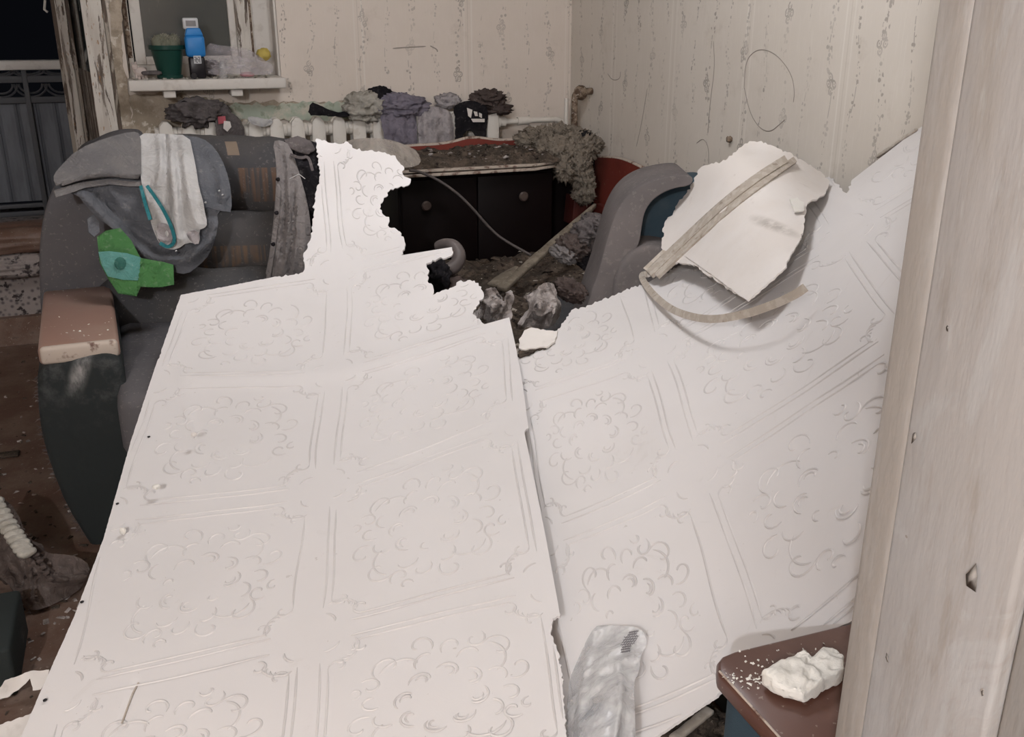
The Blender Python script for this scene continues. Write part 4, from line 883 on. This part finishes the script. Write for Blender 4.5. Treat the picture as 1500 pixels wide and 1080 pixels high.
o = patch('dusty_plastic_bag', [(498, 210), (518, 204), (540, 202), (562, 203), (580, 207), (598, 214), (612, 222), (618, 240), (600, 246), (560, 246), (500, 246)], cb, BAGG, None, 4, 0, .002, wr=.018, wrs=20, seed=7, smooth_out=1, stretch=(2, .6, .6)); tag(o, 'dusty translucent plastic bag behind the upright strip of sheet', 'plastic bag')

# ------------------------------------------------------------------ second armchair behind the right sheet
c2 = empty('armchair', (1.6, 3.0, 0), 'second grey and blue armchair half buried behind the right sheet', 'armchair')
d2 = 3.02
outer = smoothpoly([(838, 520), (862, 440), (878, 395), (888, 355), (899, 318), (917, 287), (945, 267), (985, 257), (1015, 256), (1015, 272), (985, 276), (958, 290), (944, 310), (940, 335), (936, 362), (918, 378), (906, 400), (900, 440), (895, 520)], 2)
prism('curved_arm', [PD(x, y, d2) for x, y in outer], tuple(FW*np.array([1, 1, 0])*.30), TAUPEUPH, c2, .018, 4)
prism('backrest', [PD(x, y, d2+.13) for x, y in smoothpoly([(930, 360), (936, 300), (958, 276), (1000, 264), (1060, 262), (1070, 400), (930, 400)], 2)], tuple(FW*np.array([1, 1, 0])*.2), BLUEUPH, c2, .03, 4)
prism('seat_cushion', [PD(x, y, d2-.02) for x, y in smoothpoly([(896, 450), (900, 405), (916, 376), (938, 362), (965, 360), (1010, 372), (1050, 410), (1050, 470), (896, 480)], 2)], tuple(FW*np.array([1, 1, 0])*.25), TAUPEUPH, c2, .03, 4)
prism('seat_base', [(1.15, 2.75, 0.), (1.85, 2.55, 0), (2.0, 3.05, 0), (1.3, 3.25, 0)], (0, 0, .40), UPH, c2, .03)

# ------------------------------------------------------------------ fallen ceiling sheets
LS = Surf([(265, 432, 'h', .635), (440, 400, 'h', .665), (600, 405, 'h', .655), (700, 440, 'h', .60), (745, 468, 'h', .575),
    (470, 205, 'Y', 3.08), (580, 240, 'Y', 3.06), (465, 300, 'Y', 2.97), (560, 300, 'Y', 2.98), (460, 365, 'Y', 2.83), (590, 368, 'Y', 2.80), (660, 370, 'h', .70),
    (215, 560, 'h', .50), (487, 545, 'h', .515), (755, 520, 'h', .545), (150, 750, 'h', .385), (474, 715, 'h', .43), (775, 640, 'h', .49), (90, 930, 'h', .33), (456, 933, 'h', .36), (820, 900, 'h', .40), (30, 1090, 'h', .28), (440, 1090, 'h', .32), (830, 1090, 'h', .35)])
tiles_L = TPS([(-1, 0), (-1, 1), (-1, 2), (-1, 3), (-1, 4), (0, -2), (0, -1), (0, 0), (0, 1), (0, 2), (0, 3), (0, 4), (1, -1), (1, 0), (1, 1), (1, 2), (1, 3), (1, 4)],
    [(262, 432), (215, 560), (150, 757), (80, 1020), (0, 1300), (480, 30), (480, 205), (496, 395), (489, 547), (473, 715), (455, 933), (438, 1200), (640, 215), (700, 345), (752, 470), (768, 610), (808, 845), (850, 1120)])
tiles_R = TPS([(0, 0), (0, 1), (0, 2), (0, 3), (1, 0), (1, 1), (1, 2), (1, 3), (-1, 1), (-1, 2), (-1, 3), (0, -1), (2, 1), (2, 2)],
    [(918, 395), (955, 515), (1013, 690), (1110, 975), (1160, 215), (1243, 340), (1345, 475), (1470, 680), (755, 590), (792, 792), (845, 1090), (890, 290), (1500, 190), (1640, 330)])
# the tile functions take 2D (u, v) scaled up to suit the spline
class TileMap:
    def __init__(s, uv, px): s.t = TPS([(a*500, b*500) for a, b in uv], px)
    def __call__(s, q): return s.t(np.array(q, float)*500)
tiles_L = TileMap([(-1, 0), (-1, 1), (-1, 2), (-1, 3), (-1, 4), (0, -2), (0, -1), (0, 0), (0, 1), (0, 2), (0, 3), (0, 4), (1, -1), (1, 0), (1, 1), (1, 2), (1, 3), (1, 4)],
    [(262, 432), (215, 560), (150, 757), (80, 1020), (0, 1300), (480, 30), (480, 205), (496, 395), (489, 547), (473, 715), (455, 933), (438, 1200), (640, 215), (700, 345), (752, 470), (768, 610), (808, 845), (850, 1120)])
tiles_R = TileMap([(0, 0), (0, 1), (0, 2), (0, 3), (1, 0), (1, 1), (1, 2), (1, 3), (-1, 1), (-1, 2), (-1, 3), (0, -1), (2, 1), (2, 2)],
    [(918, 395), (955, 515), (1013, 690), (1110, 975), (1160, 215), (1243, 340), (1345, 475), (1470, 680), (755, 590), (792, 792), (845, 1090), (890, 290), (1500, 190), (1640, 330)])
def motif():
    """relief lines of one square tile in 0..1: framed border with corner scrolls, acanthus arcs and a leafy rosette"""
    R = []
    def arc(cx, cy, r0, r1, a0, a1, n=14): return [(cx+(r0+(r1-r0)*t/n)*math.cos(a0+(a1-a0)*t/n), cy+(r0+(r1-r0)*t/n)*math.sin(a0+(a1-a0)*t/n)) for t in range(n+1)]
    base = []
    base.append([(x/14*.60+.20, .075) for x in range(15)]); base.append([(x/14*.68+.16, .045) for x in range(15)])
    base.append(arc(.20, .115, .04, .012, -math.pi/2, -math.pi/2-4.6)); base.append(arc(.80, .115, .04, .012, -math.pi/2, -math.pi/2+4.6))
    for k in range(4):     # acanthus fan in the corner
        a = .25+k*.35; base.append(arc(.10+.05*math.cos(a), .10+.05*math.sin(a), .055, .02, a-1.3, a+.7, 8))
    base.append(arc(.05, .05, .07, .05, .15, 1.4, 8))
    # S scroll half way between corner and centre
    base.append(arc(.30, .27, .07, .02, 2.2, 6.9)); base.append(arc(.42, .20, .06, .015, .6, -4.2)); base.append(arc(.36, .33, .10, .07, 3.4, 5.6)); base.append(arc(.23, .36, .05, .012, 4.0, 9.3, 12))
    base.append(arc(.55, .24, .05, .02, 2.6, 6.6, 9)); base.append(arc(.62, .17, .035, .01, 3.2, -1.0, 8))
    # rosette
    for k in range(2):
        a = k*math.pi/4+.2; c = (.5+.13*math.cos(a-math.pi/2), .5+.13*math.sin(a-math.pi/2)); base.append(arc(c[0], c[1], .055, .03, a-2.7, a+.4, 9)); base.append(arc(c[0], c[1], .03, .012, a-2.2, a+1.3, 7))
        base.append(arc(.5+.22*math.cos(a-1.2), .5+.22*math.sin(a-1.2), .06, .03, a-3.2, a-.6, 9))
    for k in range(4):
        for pl in base:
            q = [(x-.5, y-.5) for x, y in pl]
            for _ in range(k): q = [(-y, x) for x, y in q]
            R.append([(x+.5, y+.5) for x, y in q])
    return R
MOT = motif()
def inside(q, poly):
    x, y = q[:, 0], q[:, 1]; ins = np.zeros(len(q), bool); n = len(poly)
    for i in range(n):
        a = poly[i]; b = poly[(i+1) % n]
        c = ((a[1] > y) != (b[1] > y)) & (x < (b[0]-a[0])*(y-a[1])/((b[1]-a[1]) if b[1] != a[1] else 1e-9)+a[0]); ins ^= c
    return ins
def relief(name, tmap, tiles, outline, surf, parent, w=.0022, h=.0008, extra=(), keepr=.94, skip=None):
    out = []; poly = [p[:2] for p in outline]; rr = random.Random(8)
    for (a, b) in tiles:
        for pl in MOT:
            if rr.random() > keepr: continue
            q = np.array(pl); q = q+np.stack([vn(np.c_[q*3, q[:, :1]*0+a+b*3.1], 1.)*.012, vn(np.c_[q*3, q[:, :1]*0+a*2.3-b], 1.3)*.012], 1)
            P = tmap(q+np.array([a, b])); k = inside(P, poly) & inside(P+[3, 3], poly) & inside(P-[3, 3], poly)
            if skip is not None: k &= ~skip(P)
            run = []
            for i in range(len(P)):
                if k[i]: run.append(P[i])
                else:
                    if len(run) > 2: out.append(run)
                    run = []
            if len(run) > 2: out.append(run)
    out += [list(e) for e in extra]
    o = ribbon(name, out, surf, w, h, RELIEF, parent); o['kind'] = 'stuff'; return o
LO = [(463, 203), (475, 205), (481, 209), (500, 211), (506, 207), (520, 218), (548, 222), (579, 228), (583, 236), (592, 245), (590, 255), (602, 262), (600, 270), (585, 274), (570, 280), (562, 293), (556, 306), (562, 315), (570, 318), (568, 330), (583, 338), (592, 350), (594, 358), (588, 374, 0), (662, 362), (664, 370), (658, 376), (640, 380), (625, 386), (628, 400), (626, 412), (634, 418), (634, 432), (650, 425), (665, 420), (672, 412), (695, 411), (705, 420), (709, 432), (700, 447), (692, 460), (708, 474), (710, 475, 0), (746, 465, 0), (756, 510, 0), (766, 565, 0), (774, 627), (768, 633, 0), (782, 700, 0), (800, 790, 0), (819, 893), (820, 903), (809, 906), (806, 928), (815, 945), (824, 990), (832, 1110, 0), (18, 1110, .3), (60, 1012, .3), (108, 905, .3), (152, 788, .3), (192, 645, .3), (230, 530), (236, 514, .3), (265, 432, .3), (330, 420, .3), (400, 406), (440, 400), (446, 395), (444, 375), (450, 365), (456, 345), (460, 300), (468, 262), (466, 235)]
crease = lambda V: np.zeros(len(V))
SEAM = [([(595, 682), (650, 660), (700, 640), (764, 608)], -.004, 4), ([(272, 553), (380, 549), (480, 546), (560, 530), (640, 505), (740, 470)], .010, 14), ([(462, 300), (520, 310)], 0, 5),
        ([(200, 1000), (188, 1030), (176, 1064)], -.006, 3), ([(270, 590), (285, 632)], .006, 4)]
ls = patch('ceiling_sheet', LO, LS, TILE, None, 6, 1.9, bstep=3, thick=.005, ridges=SEAM, wr=.0014, wrs=6, seed=11)
tag(ls, 'left fallen ceiling sheet of white embossed tiles spread over the armchair', 'ceiling sheet')
class RidgeSurf:      # same surface with the fold lines included, so the relief sits on it
    def __init__(s, base, ridges): s.b = base; s.r = [(np.array(smoothpoly(p, 2, False)), a, w) for p, a, w in ridges if a]
    def d(s, V):
        d = np.zeros(len(V))
        for pl, amp, w in s.r:
            best = np.full(len(V), 1e9)
            for a, b in zip(pl[:-1], pl[1:]):
                ab = b-a; t = np.clip(((V-a) @ ab)/max(ab @ ab, 1e-9), 0, 1); best = np.minimum(best, ((V-a-t[:, None]*ab)**2).sum(1))
            d += amp*np.exp(-best/w**2)
        return d
    def depth(s, q): q = np.atleast_2d(np.array(q, float)); return s.b.depth(q)-s.d(q)
    def at(s, q, off=0):
        q = np.atleast_2d(np.array(q, float)); R = FW+RT*((q[:, :1]-750)/F)+UP*((540-q[:, 1:2])/F); return CAM+R*(s.depth(q)-off)[:, None]
LSR = Off(RidgeSurf(LS, SEAM), .0012)
allL = [(a, b) for a in (-1, 0) for b in (-1, 0, 1, 2, 3, 4)]
def lin(p, q, n=40): return [tuple(np.array(p)+(np.array(q)-np.array(p))*t/n) for t in range(n+1)]
relief('embossed_pattern', tiles_L, allL, LO, LSR, ls)
for x, y in ((120, 882), (66, 1026), (172, 738), (218, 640)):
    V, Fc = lumpgeo(LS.at((x, y), .003)[0], (.0032, .0032, .002), sub=2); mesh('nail_head', V, Fc, BLK, ls)
strip('crack', [(203, 1000), (193, 1018), (187, 1036), (178, 1060)], 2.2, Off(LS, .0015), LATH, ls, .001)
tag(px_lump('plaster_chip', 284, 637, .4705, 4, 3, .006, TORN, None, None, kind='h', amp=.3, sub=3, seed=3), 'little curled chip on the upper left of the left sheet', 'chip')
tag(px_lump('plaster_chip', 229, 713, .424, 5, 3, .006, FOAM, None, None, kind='h', amp=.4, sub=3, seed=4), 'small bright white chip near the left edge of the sheet', 'chip')
tag(px_lump('plaster_chip', 180, 778, .384, 4, 5, .005, FOAM, None, None, kind='h', amp=.4, sub=3, seed=5), 'tiny white chip lower on the left edge of the sheet', 'chip')

RS = Surf([(750, 490, 'h', .545), (775, 640, 'h', .455), (825, 900, 'h', .365), (835, 1090, 'h', .31), (860, 455, 'h', .575), (945, 420, 'h', .605), (1000, 560, 'h', .575), (900, 650, 'h', .48), (950, 900, 'h', .40),
    (1100, 700, 'h', .56), (1150, 500, 'h', .70), (1250, 600, 'h', .76), (1290, 400, 'h', .92), (1235, 262, 'X', 2.0), (1340, 192, 'X', 2.07), (1340, 500, 'h', .93), (1240, 912, 'h', .585), (1080, 880, 'h', .46), (960, 1080, 'h', .35), (1045, 1022, 'h', .42), (1300, 750, 'h', .75)])
RO = [(740, 500, 0), (759, 524, 0), (770, 521), (808, 507), (812, 496), (816, 485), (827, 470), (840, 453), (854, 450), (878, 441), (900, 433), (916, 425), (940, 418), (985, 395), (1080, 335), (1150, 300), (1185, 262), (1215, 258), (1240, 283), (1250, 262, 0), (1340, 192, 0), (1362, 178, 0), (1364, 300, 0), (1345, 600, 0), (1300, 880, 0), (1242, 913, 0), (1150, 950, 0), (1100, 985), (1045, 1022, .5), (955, 1083, .5), (930, 1110, 0), (815, 1110, 0), (800, 905, 0), (757, 640, 0), (735, 510, 0)]
rs = patch('ceiling_sheet', RO, RS, TILE, None, 6, 1.9, bstep=3, thick=.005, wr=.0015, wrs=5, seed=14, ridges=[([(1180, 262), (1215, 285), (1245, 300)], .03, 12)])
tag(rs, 'right fallen ceiling sheet of white embossed tiles rising against the right wall', 'ceiling sheet')
relief('embossed_pattern', tiles_R, [(a, b) for a in (-1, 0, 1) for b in (-1, 0, 1, 2, 3)], RO, Off(RS, .0014), rs)
# torn edge lip between the sheets
lip = patch('torn_lip', [(760, 497), (768, 484), (780, 480), (800, 484), (817, 484), (813, 500), (800, 508), (785, 510), (770, 512), (760, 510)], Off(RS, .018), TORN, rs, 4, 1.5, .005, wr=.006, wrs=20)
patch('lip_underside', [(759, 514), (775, 511), (790, 506), (808, 504), (800, 510), (785, 513), (775, 520), (760, 523)], Off(RS, .010), DEBRIS, rs, 3, 1, .003, wr=.004, wrs=30)  # dark strip along the underside of the torn lip
# wall edge strip of the sheet
stick('edge_batten', PX(1285, 230, 2.055), PX(1343, 190, 2.055), .012, .010, LATH, 'thin batten lying along the wall end of the right sheet', 'batten', 0)

# torn flap of board, back side up, with laths
dR = lambda x, y: float(RS.depth((x, y))[0])
FS = Surf([(950, 405, 'd', dR(950, 415)-.02), (1005, 375, 'd', dR(1005, 400)-.10), (1095, 440, 'd', dR(1095, 440)-.21), (1150, 390, 'd', dR(1150, 390)-.24), (1180, 330, 'd', dR(1180, 330)-.24), (1212, 262, 'd', dR(1215, 264)-.14),
    (970, 345, 'd', dR(970, 400)+.05), (1000, 290, 'd', dR(985, 395)+.10), (1060, 235, 'd', 2.93), (1095, 207, 'd', 2.97), (1150, 225, 'd', 2.88)])
FO = [(944, 405, .5), (972, 372), (968, 350), (974, 345), (969, 332), (986, 312), (990, 300), (1003, 288), (1018, 262), (1024, 245), (1040, 241), (1062, 236), (1078, 220), (1096, 207), (1118, 207), (1132, 214), (1160, 226), (1185, 240), (1216, 263), (1213, 275), (1203, 290), (1183, 295), (1180, 318), (1176, 345), (1160, 365), (1150, 384), (1120, 412), (1095, 438), (1060, 420), (1003, 377), (960, 402)]
FO = smoothpoly([p[:2] for p in FO], 1)
fl = patch('torn_board', FO, FS, BACKBOARD, None, 5, 1.9, bstep=3, thick=.006, wr=.008, wrs=9, seed=21, ridges=[([(1100, 215), (1160, 235), (1210, 268)], -.03, 14), ([(1010, 330), (1060, 300)], .012, 12)])
tag(fl, 'curled torn piece of ceiling board, back side up, on the right sheet', 'torn board')
strip('lath', [(950, 400), (1000, 352), (1060, 296), (1110, 258), (1152, 232)], 11, Off(FS, .022), LATH, fl, .012, wr=.002)
strip('lath', [(960, 402), (1010, 356), (1068, 304), (1120, 264), (1165, 233)], 9, Off(FS, .014), LATH, fl, .010, wr=.002)
patch('paper_layer', [(1004, 375), (1040, 352), (1090, 340), (1135, 345), (1172, 352), (1152, 384), (1152, 391), (1095, 441)], Off(FS, .014), BACKBOARD, fl, 5, .8, .004, wr=.003)
patch('white_scrap', [(1157, 291), (1168, 289), (1172, 294), (1178, 296), (1178, 308), (1164, 310)], Off(FS, .035), FOAM, fl, 4, 1, .004)

sp_ = smoothpoly([PD(x, y, dR(x, y)-o_) for x, y, o_ in ((950, 402, .03), (940, 402, .035), (941, 410, .035), (955, 430, .07), (980, 452, .10), (1010, 464, .16), (1045, 469, .20), (1090, 461, .22), (1130, 448, .22), (1165, 432, .20), (1180, 421, .19))], 2, False)
# bent lath as a flat strip
def flat(name, pts, w, t, mat, parent=None):
    pts = [np.array(p) for p in pts]; vs = []; fs = []; n = len(pts)
    for i, p in enumerate(pts):
        T_ = pts[min(i+1, n-1)]-pts[max(i-1, 0)]; T_ /= np.linalg.norm(T_); V_ = CAM-p; V_ /= np.linalg.norm(V_)
        S_ = np.cross(T_, V_); S_ /= np.linalg.norm(S_); U_ = np.cross(S_, T_)
        for a, b in ((-1, -1), (1, -1), (1, 1), (-1, 1)): vs.append(p+S_*a*w/2+U_*b*t/2)
    for i in range(n-1):
        for k in range(4): fs.append((i*4+k, i*4+(k+1) % 4, i*4+4+(k+1) % 4, i*4+4+k))
    fs.append((3, 2, 1, 0)); fs.append(tuple((n-1)*4+k for k in range(4)))
    return auto(mesh(name, vs, fs, mat, parent), 30)
flat('bent_strip', sp_, .019, .003, LATH, fl)

# ------------------------------------------------------------------ wall scribbles and hook
RW = Surf([(x, y, 'X', WX-.0015) for x in (850, 1350) for y in (0, 250)])
def scrib(pls, surf, parent, w=.0016, name='pen_scribble'):
    o = ribbon(name, [smoothpoly(p, 2, False) for p in pls], surf, w, .0003, INK, parent); o['kind'] = 'stuff'; return o
INK = plain('pencil_line', (.33, .29, .25), .8)
el = [(1125+40*math.cos(a/16*6.28), 132+62*math.sin(a/16*6.28)) for a in range(-1, 10)]
scrib([[(1090, 130), (1092, 90), (1105, 74), (1122, 72), (1142, 84), (1160, 110), (1164, 135), (1162, 150)], [(1090, 128), (1098, 165), (1112, 188), (1128, 194), (1142, 182), (1150, 175)], [(1045, 60), (1047, 100), (1040, 150), (1037, 195)], [(890, 108), (897, 118), (908, 116), (909, 105)], [(1020, 210), (1030, 202), (1038, 215), (1038, 240)], [(948, 130), (940, 180), (932, 215)]], RW, wall_right)
BW = Surf([(x, y, 'Y', D-.0015) for x in (400, 800) for y in (0, 200)])
scrib([[(575, 71), (600, 69), (624, 68)], [(630, 67), (640, 72), (641, 76)]], BW, wall_back, .003, 'wallpaper_scratch')
hk = tag(lump('wall_hook', PX(1068, 204, WX-.012), (.010, .010, .010), RUST, None, seed=2, amp=.4, sub=3), 'tiny rusty hook on the right wall above the torn board', 'hook')

# ------------------------------------------------------------------ plastic bag in the foreground
PBS = Surf([(890, 920, 'd', float(RS.depth((890, 920))[0])-.015), (935, 925, 'd', float(RS.depth((935, 925))[0])-.03), (850, 1000, 'd', float(RS.depth((850, 1000))[0])-.03), (840, 1100, 'd', float(RS.depth((840, 1090))[0])-.06), (900, 1010, 'd', float(RS.depth((900, 1010))[0])-.09), (935, 1000, 'd', float(RS.depth((935, 1000))[0])-.05), (930, 1100, 'd', float(RS.depth((930, 1090))[0])-.06), (885, 1100, 'd', float(RS.depth((885, 1090))[0])-.12)])
bo = [(871, 918), (885, 916), (920, 917), (936, 920), (946, 930), (948, 945), (938, 960), (936, 985), (928, 1000), (930, 1040), (932, 1112), (828, 1112), (830, 1040), (834, 995), (845, 970), (858, 940)]
bag = patch('clear_bag', bo, PBS, BAG, None, 4, 0, .0015, wr=.010, wrs=16, seed=9, smooth_out=1, stretch=(1.6, 1.6, .6), ridges=[([(905, 975), (912, 1010), (900, 1090)], .014, 6), ([(872, 925), (855, 980), (848, 1060)], .012, 6), ([(885, 990), (930, 975)], -.012, 7)])
tag(bag, 'clear plastic bag with blue print slumped on the right sheet', 'plastic bag')
BLUEP = clear('blue_print', (.09, .15, .34), .62); BLUEP2 = clear('pale_blue_print', (.33, .38, .46), .5)
patch('blue_print', [(842, 1034), (870, 1030), (904, 1036), (902, 1060), (896, 1085), (892, 1112), (838, 1112), (840, 1060)], Off(PBS, -.02), BLUEP2, bag, 5, 0, .001, wr=.008, wrs=20)
patch('blue_print', [(886, 1045), (903, 1042), (901, 1062), (896, 1085), (892, 1112), (880, 1112)], Off(PBS, -.012), BLUEP, bag, 5, 0, .001, wr=.008, wrs=20)
ZG = []
for k in range(9):
    y0 = 927+k*3.6; x0 = 928-k*1.7; n = 16; half = 10.5 if 1 < k < 6 else 7
    if k == 8: x0 += 2
    ZG.append([(x0-half+2*half*t/n, y0-1.2*t/n*2+1.3*math.sin(t*2.3+k*1.7)) for t in range(n+1)])
o = ribbon('printed_text', ZG, Off(PBS, .016), .0009, .0002, plain('ink', (.14, .13, .14)), bag); o['kind'] = 'stuff'

# ------------------------------------------------------------------ near armrest at lower right
H2 = .60
na = empty('sofa', (.8, .7, 0), 'dark blue sofa with brown lacquered arm cap at the lower right', 'sofa')
capo = [PH(1051, 985, H2), PH(1050, 970, H2), PH(1058, 960, H2), PH(1075, 953, H2), PH(1240, 913, H2)]
far = capo[-1]; L0 = capo[0]
capo = capo+[np.array((1.25, far[1]-.01, H2)), np.array((1.25, .56, H2)), np.array((.69, .56, H2)), np.array((PH(1150, 1095, H2)[0], PH(1150, 1095, H2)[1]-.02, H2))]
prism('armrest_cap', capo, (0, 0, -.026), ARM2, na, .006)
ins = np.array([0, -.012, -.0262])
body = [p+np.array([.012, -.012, -.026]) for p in capo[:5]]+[np.array((1.24, far[1]-.02, H2-.026)), np.array((1.24, .57, H2-.026)), np.array((.71, .57, H2-.026)), capo[-1]+np.array([.012, .0, -.026])]
prism('arm_body', body, (0, 0, -.50), BLUEUPH, na, .012)
edgep = [capo[0]+np.array([.003, 0, .0005]), capo[-1]+np.array([.003, 0, .0005])]; tube('worn_edge', lin(edgep[0], edgep[1], 6), .0016, WORN, na, 6)
fb = [PH(1112, 1004, H2+.004), PH(1150, 985, H2+.004), PH(1178, 974, H2+.004), PH(1184, 984, H2+.004), PH(1207, 966, H2+.004), PH(1233, 980, H2+.004), PH(1236, 998, H2+.004), PH(1210, 1012, H2+.004), PH(1178, 1032, H2+.004), PH(1132, 1018, H2+.004)]
cc = np.mean(fb, 0)
o = prism('foam_block', fb, (0, 0, .022), FOAM, None, .006); tag(o, 'broken white foam block lying on the brown armrest cap', 'foam block')
bm = bmesh.new(); bm.from_mesh(o.data); bmesh.ops.triangulate(bm, faces=bm.faces); bmesh.ops.subdivide_edges(bm, edges=bm.edges, cuts=3, use_grid_fill=True); bmesh.ops.subdivide_edges(bm, edges=bm.edges, cuts=2, use_grid_fill=True)
P = np.array([v.co[:] for v in bm.verts]); dz = ridge(P, 60, 3, 3)*.007+fbm(P, 14, 3, 5)*.009-.003
for v, z in zip(bm.verts, dz):
    if v.co.z > H2+.007: v.co.z += float(z)
    v.co.x += float(z)*.4
bm.to_mesh(o.data); bm.free(); o.data.polygons.foreach_set('use_smooth', [True]*len(o.data.polygons))
rr = random.Random(14); cg = []
for _ in range(70):
    x, y = rr.choice([(rr.uniform(1068, 1130), rr.uniform(965, 1010)), (rr.uniform(1075, 1230), rr.uniform(940, 975)), (1060+rr.random()*60, 985+rr.random()*20)]); cg.append(chipgeo(PH(x, y, H2+.001), rr.uniform(.0007, .0024), rr))
o = joined('foam_crumbs', cg, FOAM, None, False); tag(o, 'white crumbs scattered on the brown armrest cap', 'crumbs', kind='stuff')
# seat beside the near armrest seen under the sheet edge
o = box('sofa_seat', (.40, .90, .05), (1.35, 1.55, .33), BLUEUPH, None, .03) if False else None
box('seat', (.95, .90, .04), (1.7, 2.2, .36), BLKUPH, na, .03)
sc2 = px_lump('floor_rubble', 1000, 1075, .20, 60, 22, .08, DEBRIS, 'dirty rubble under the lower edge of the right sheet', 'rubble', kind='h', amp=.5, s=2.5, sub=5, seed=77)
sc2['kind'] = 'stuff'
stick('loose_lath', PH(985, 1085, .24), PH(1040, 1040, .24), .018, .01, LATH, 'short pale lath under the lower edge of the right sheet', 'lath', 0)

# ------------------------------------------------------------------ floor items at lower left
PSf = Surf([(0, 730, 'h', .16), (30, 760, 'h', .16), (60, 820, 'h', .10), (120, 825, 'h', .07), (130, 845, 'h', .03), (60, 890, 'h', .012), (0, 850, 'h', .08), (40, 893, 'h', .01)])
fp = patch('fleece_jacket', [(-30, 720), (0, 726), (24, 746), (41, 791), (69, 811), (90, 812), (114, 815), (133, 829), (126, 850), (114, 868), (61, 894), (37, 893), (10, 850), (-30, 830)], PSf, C_PILE, None, 4, 0, .02, wr=.014, wrs=13, seed=5, smooth_out=1,
    ridges=[([(14, 750), (35, 800), (60, 835), (90, 852), (125, 845)], .03, 7), ([(30, 770), (50, 815), (80, 840)], -.02, 6), ([(42, 820), (44, 850), (46, 880)], .02, 4), ([(5, 800), (30, 850)], -.02, 8), ([(0, 770), (20, 820)], .02, 7)])
tag(fp, 'brown fleece jacket crumpled on the floor at the left edge', 'jacket')
zg = [lumpgeo(PSf.at((15+k*5.4, 752+k*8.2+(k > 5)*k*.6), .035)[0], (.008, .006, .006), seed=k, amp=.2, sub=2) for k in range(12)]
joined('edge_stitching', zg, C_BROWN, fp)['kind'] = 'stuff'
rope = empty('knotted_rope', (-.42, 2.2, .1), 'cream twisted rope lying on the brown fleece at left', 'rope')
rg = [lumpgeo(PSf.at((2+k*4.6-(k % 2)*1, 752+k*8.2-k*k*.12), .055)[0], (.022, .016, .011), seed=k, amp=.12, sub=3, rot=.4) for k in range(-2, 9)]
joined('strands', rg, C_KNIT, rope)['kind'] = 'stuff'
e0 = PH(14, 950, .12); e1 = PH(12, 865, .12); o = box('dark_box', (-.75, float(e0[1]), .0), (float(e0[0]), float(e1[1]), .12), BLKUPH, None, .01); tag(o, 'dark low box cut off by the left edge', 'box')
WS1 = Surf([(0, 1010, 'h', .03), (70, 980, 'h', .05), (60, 1010, 'h', .03), (0, 1050, 'h', .008), (30, 985, 'h', .06)])
o = patch('torn_paper', [(-20, 998), (0, 998), (20, 993), (45, 983), (72, 981), (70, 992), (60, 1010), (48, 1012), (44, 994), (30, 1008), (10, 1022), (-20, 1030)], WS1, TORN, None, 4, 1, .002, wr=.012, wrs=14, seed=2); tag(o, 'torn white paper sheet on the floor at lower left', 'paper')
WS2 = Surf([(0, 1060, 'h', .02), (50, 1045, 'h', .03), (45, 1080, 'h', .01), (-10, 1090, 'h', .008)])
o = patch('torn_paper', [(-20, 1070), (0, 1062), (20, 1055), (46, 1045), (45, 1055), (36, 1075), (20, 1092), (-20, 1110)], WS2, TORN, None, 4, 1, .002, wr=.010, wrs=14, seed=3); tag(o, 'crumpled white paper in the bottom left corner', 'paper')
rr = random.Random(21); cg = []; dg = []
for _ in range(260):
    x, y = rr.uniform(-20, 130), rr.uniform(480, 1080); p = PH(x, y, .002); (cg if rr.random() < .6 else dg).append(chipgeo(p, rr.uniform(.003, .010), rr))
o = joined('floor_crumbs', cg, C_RAG, None, False); tag(o, 'pale plaster crumbs scattered over the brown floor', 'crumbs', kind='stuff')
o = joined('floor_chips', dg, DEBRIS, None, False); tag(o, 'dark dirt chips scattered over the brown floor', 'chips', kind='stuff')
rr = random.Random(22)
cg = [chipgeo(PH(rr.uniform(66, 168), rr.uniform(425, 505), HA+.001), rr.uniform(.001, .0034), rr) for _ in range(24)]
o = joined('plaster_crumbs', cg, FOAM, None, False); tag(o, 'white plaster crumbs on the left armchair armrest', 'crumbs', kind='stuff')
stick('wood_chip', PH(-6, 668, .008), PH(28, 664, .008), .04, .008, DEBRIS, 'dark wood chip on the brown floor near the left edge', 'wood chip', 0)

for o in list(COL.objects):
    if o.parent is None and o.name.startswith('brown_rag'): o['group'] = 'brown rags on the radiator end'
    if o.parent is None and o.name.startswith('plaster_chip'): o['group'] = 'white chips on the left sheet'
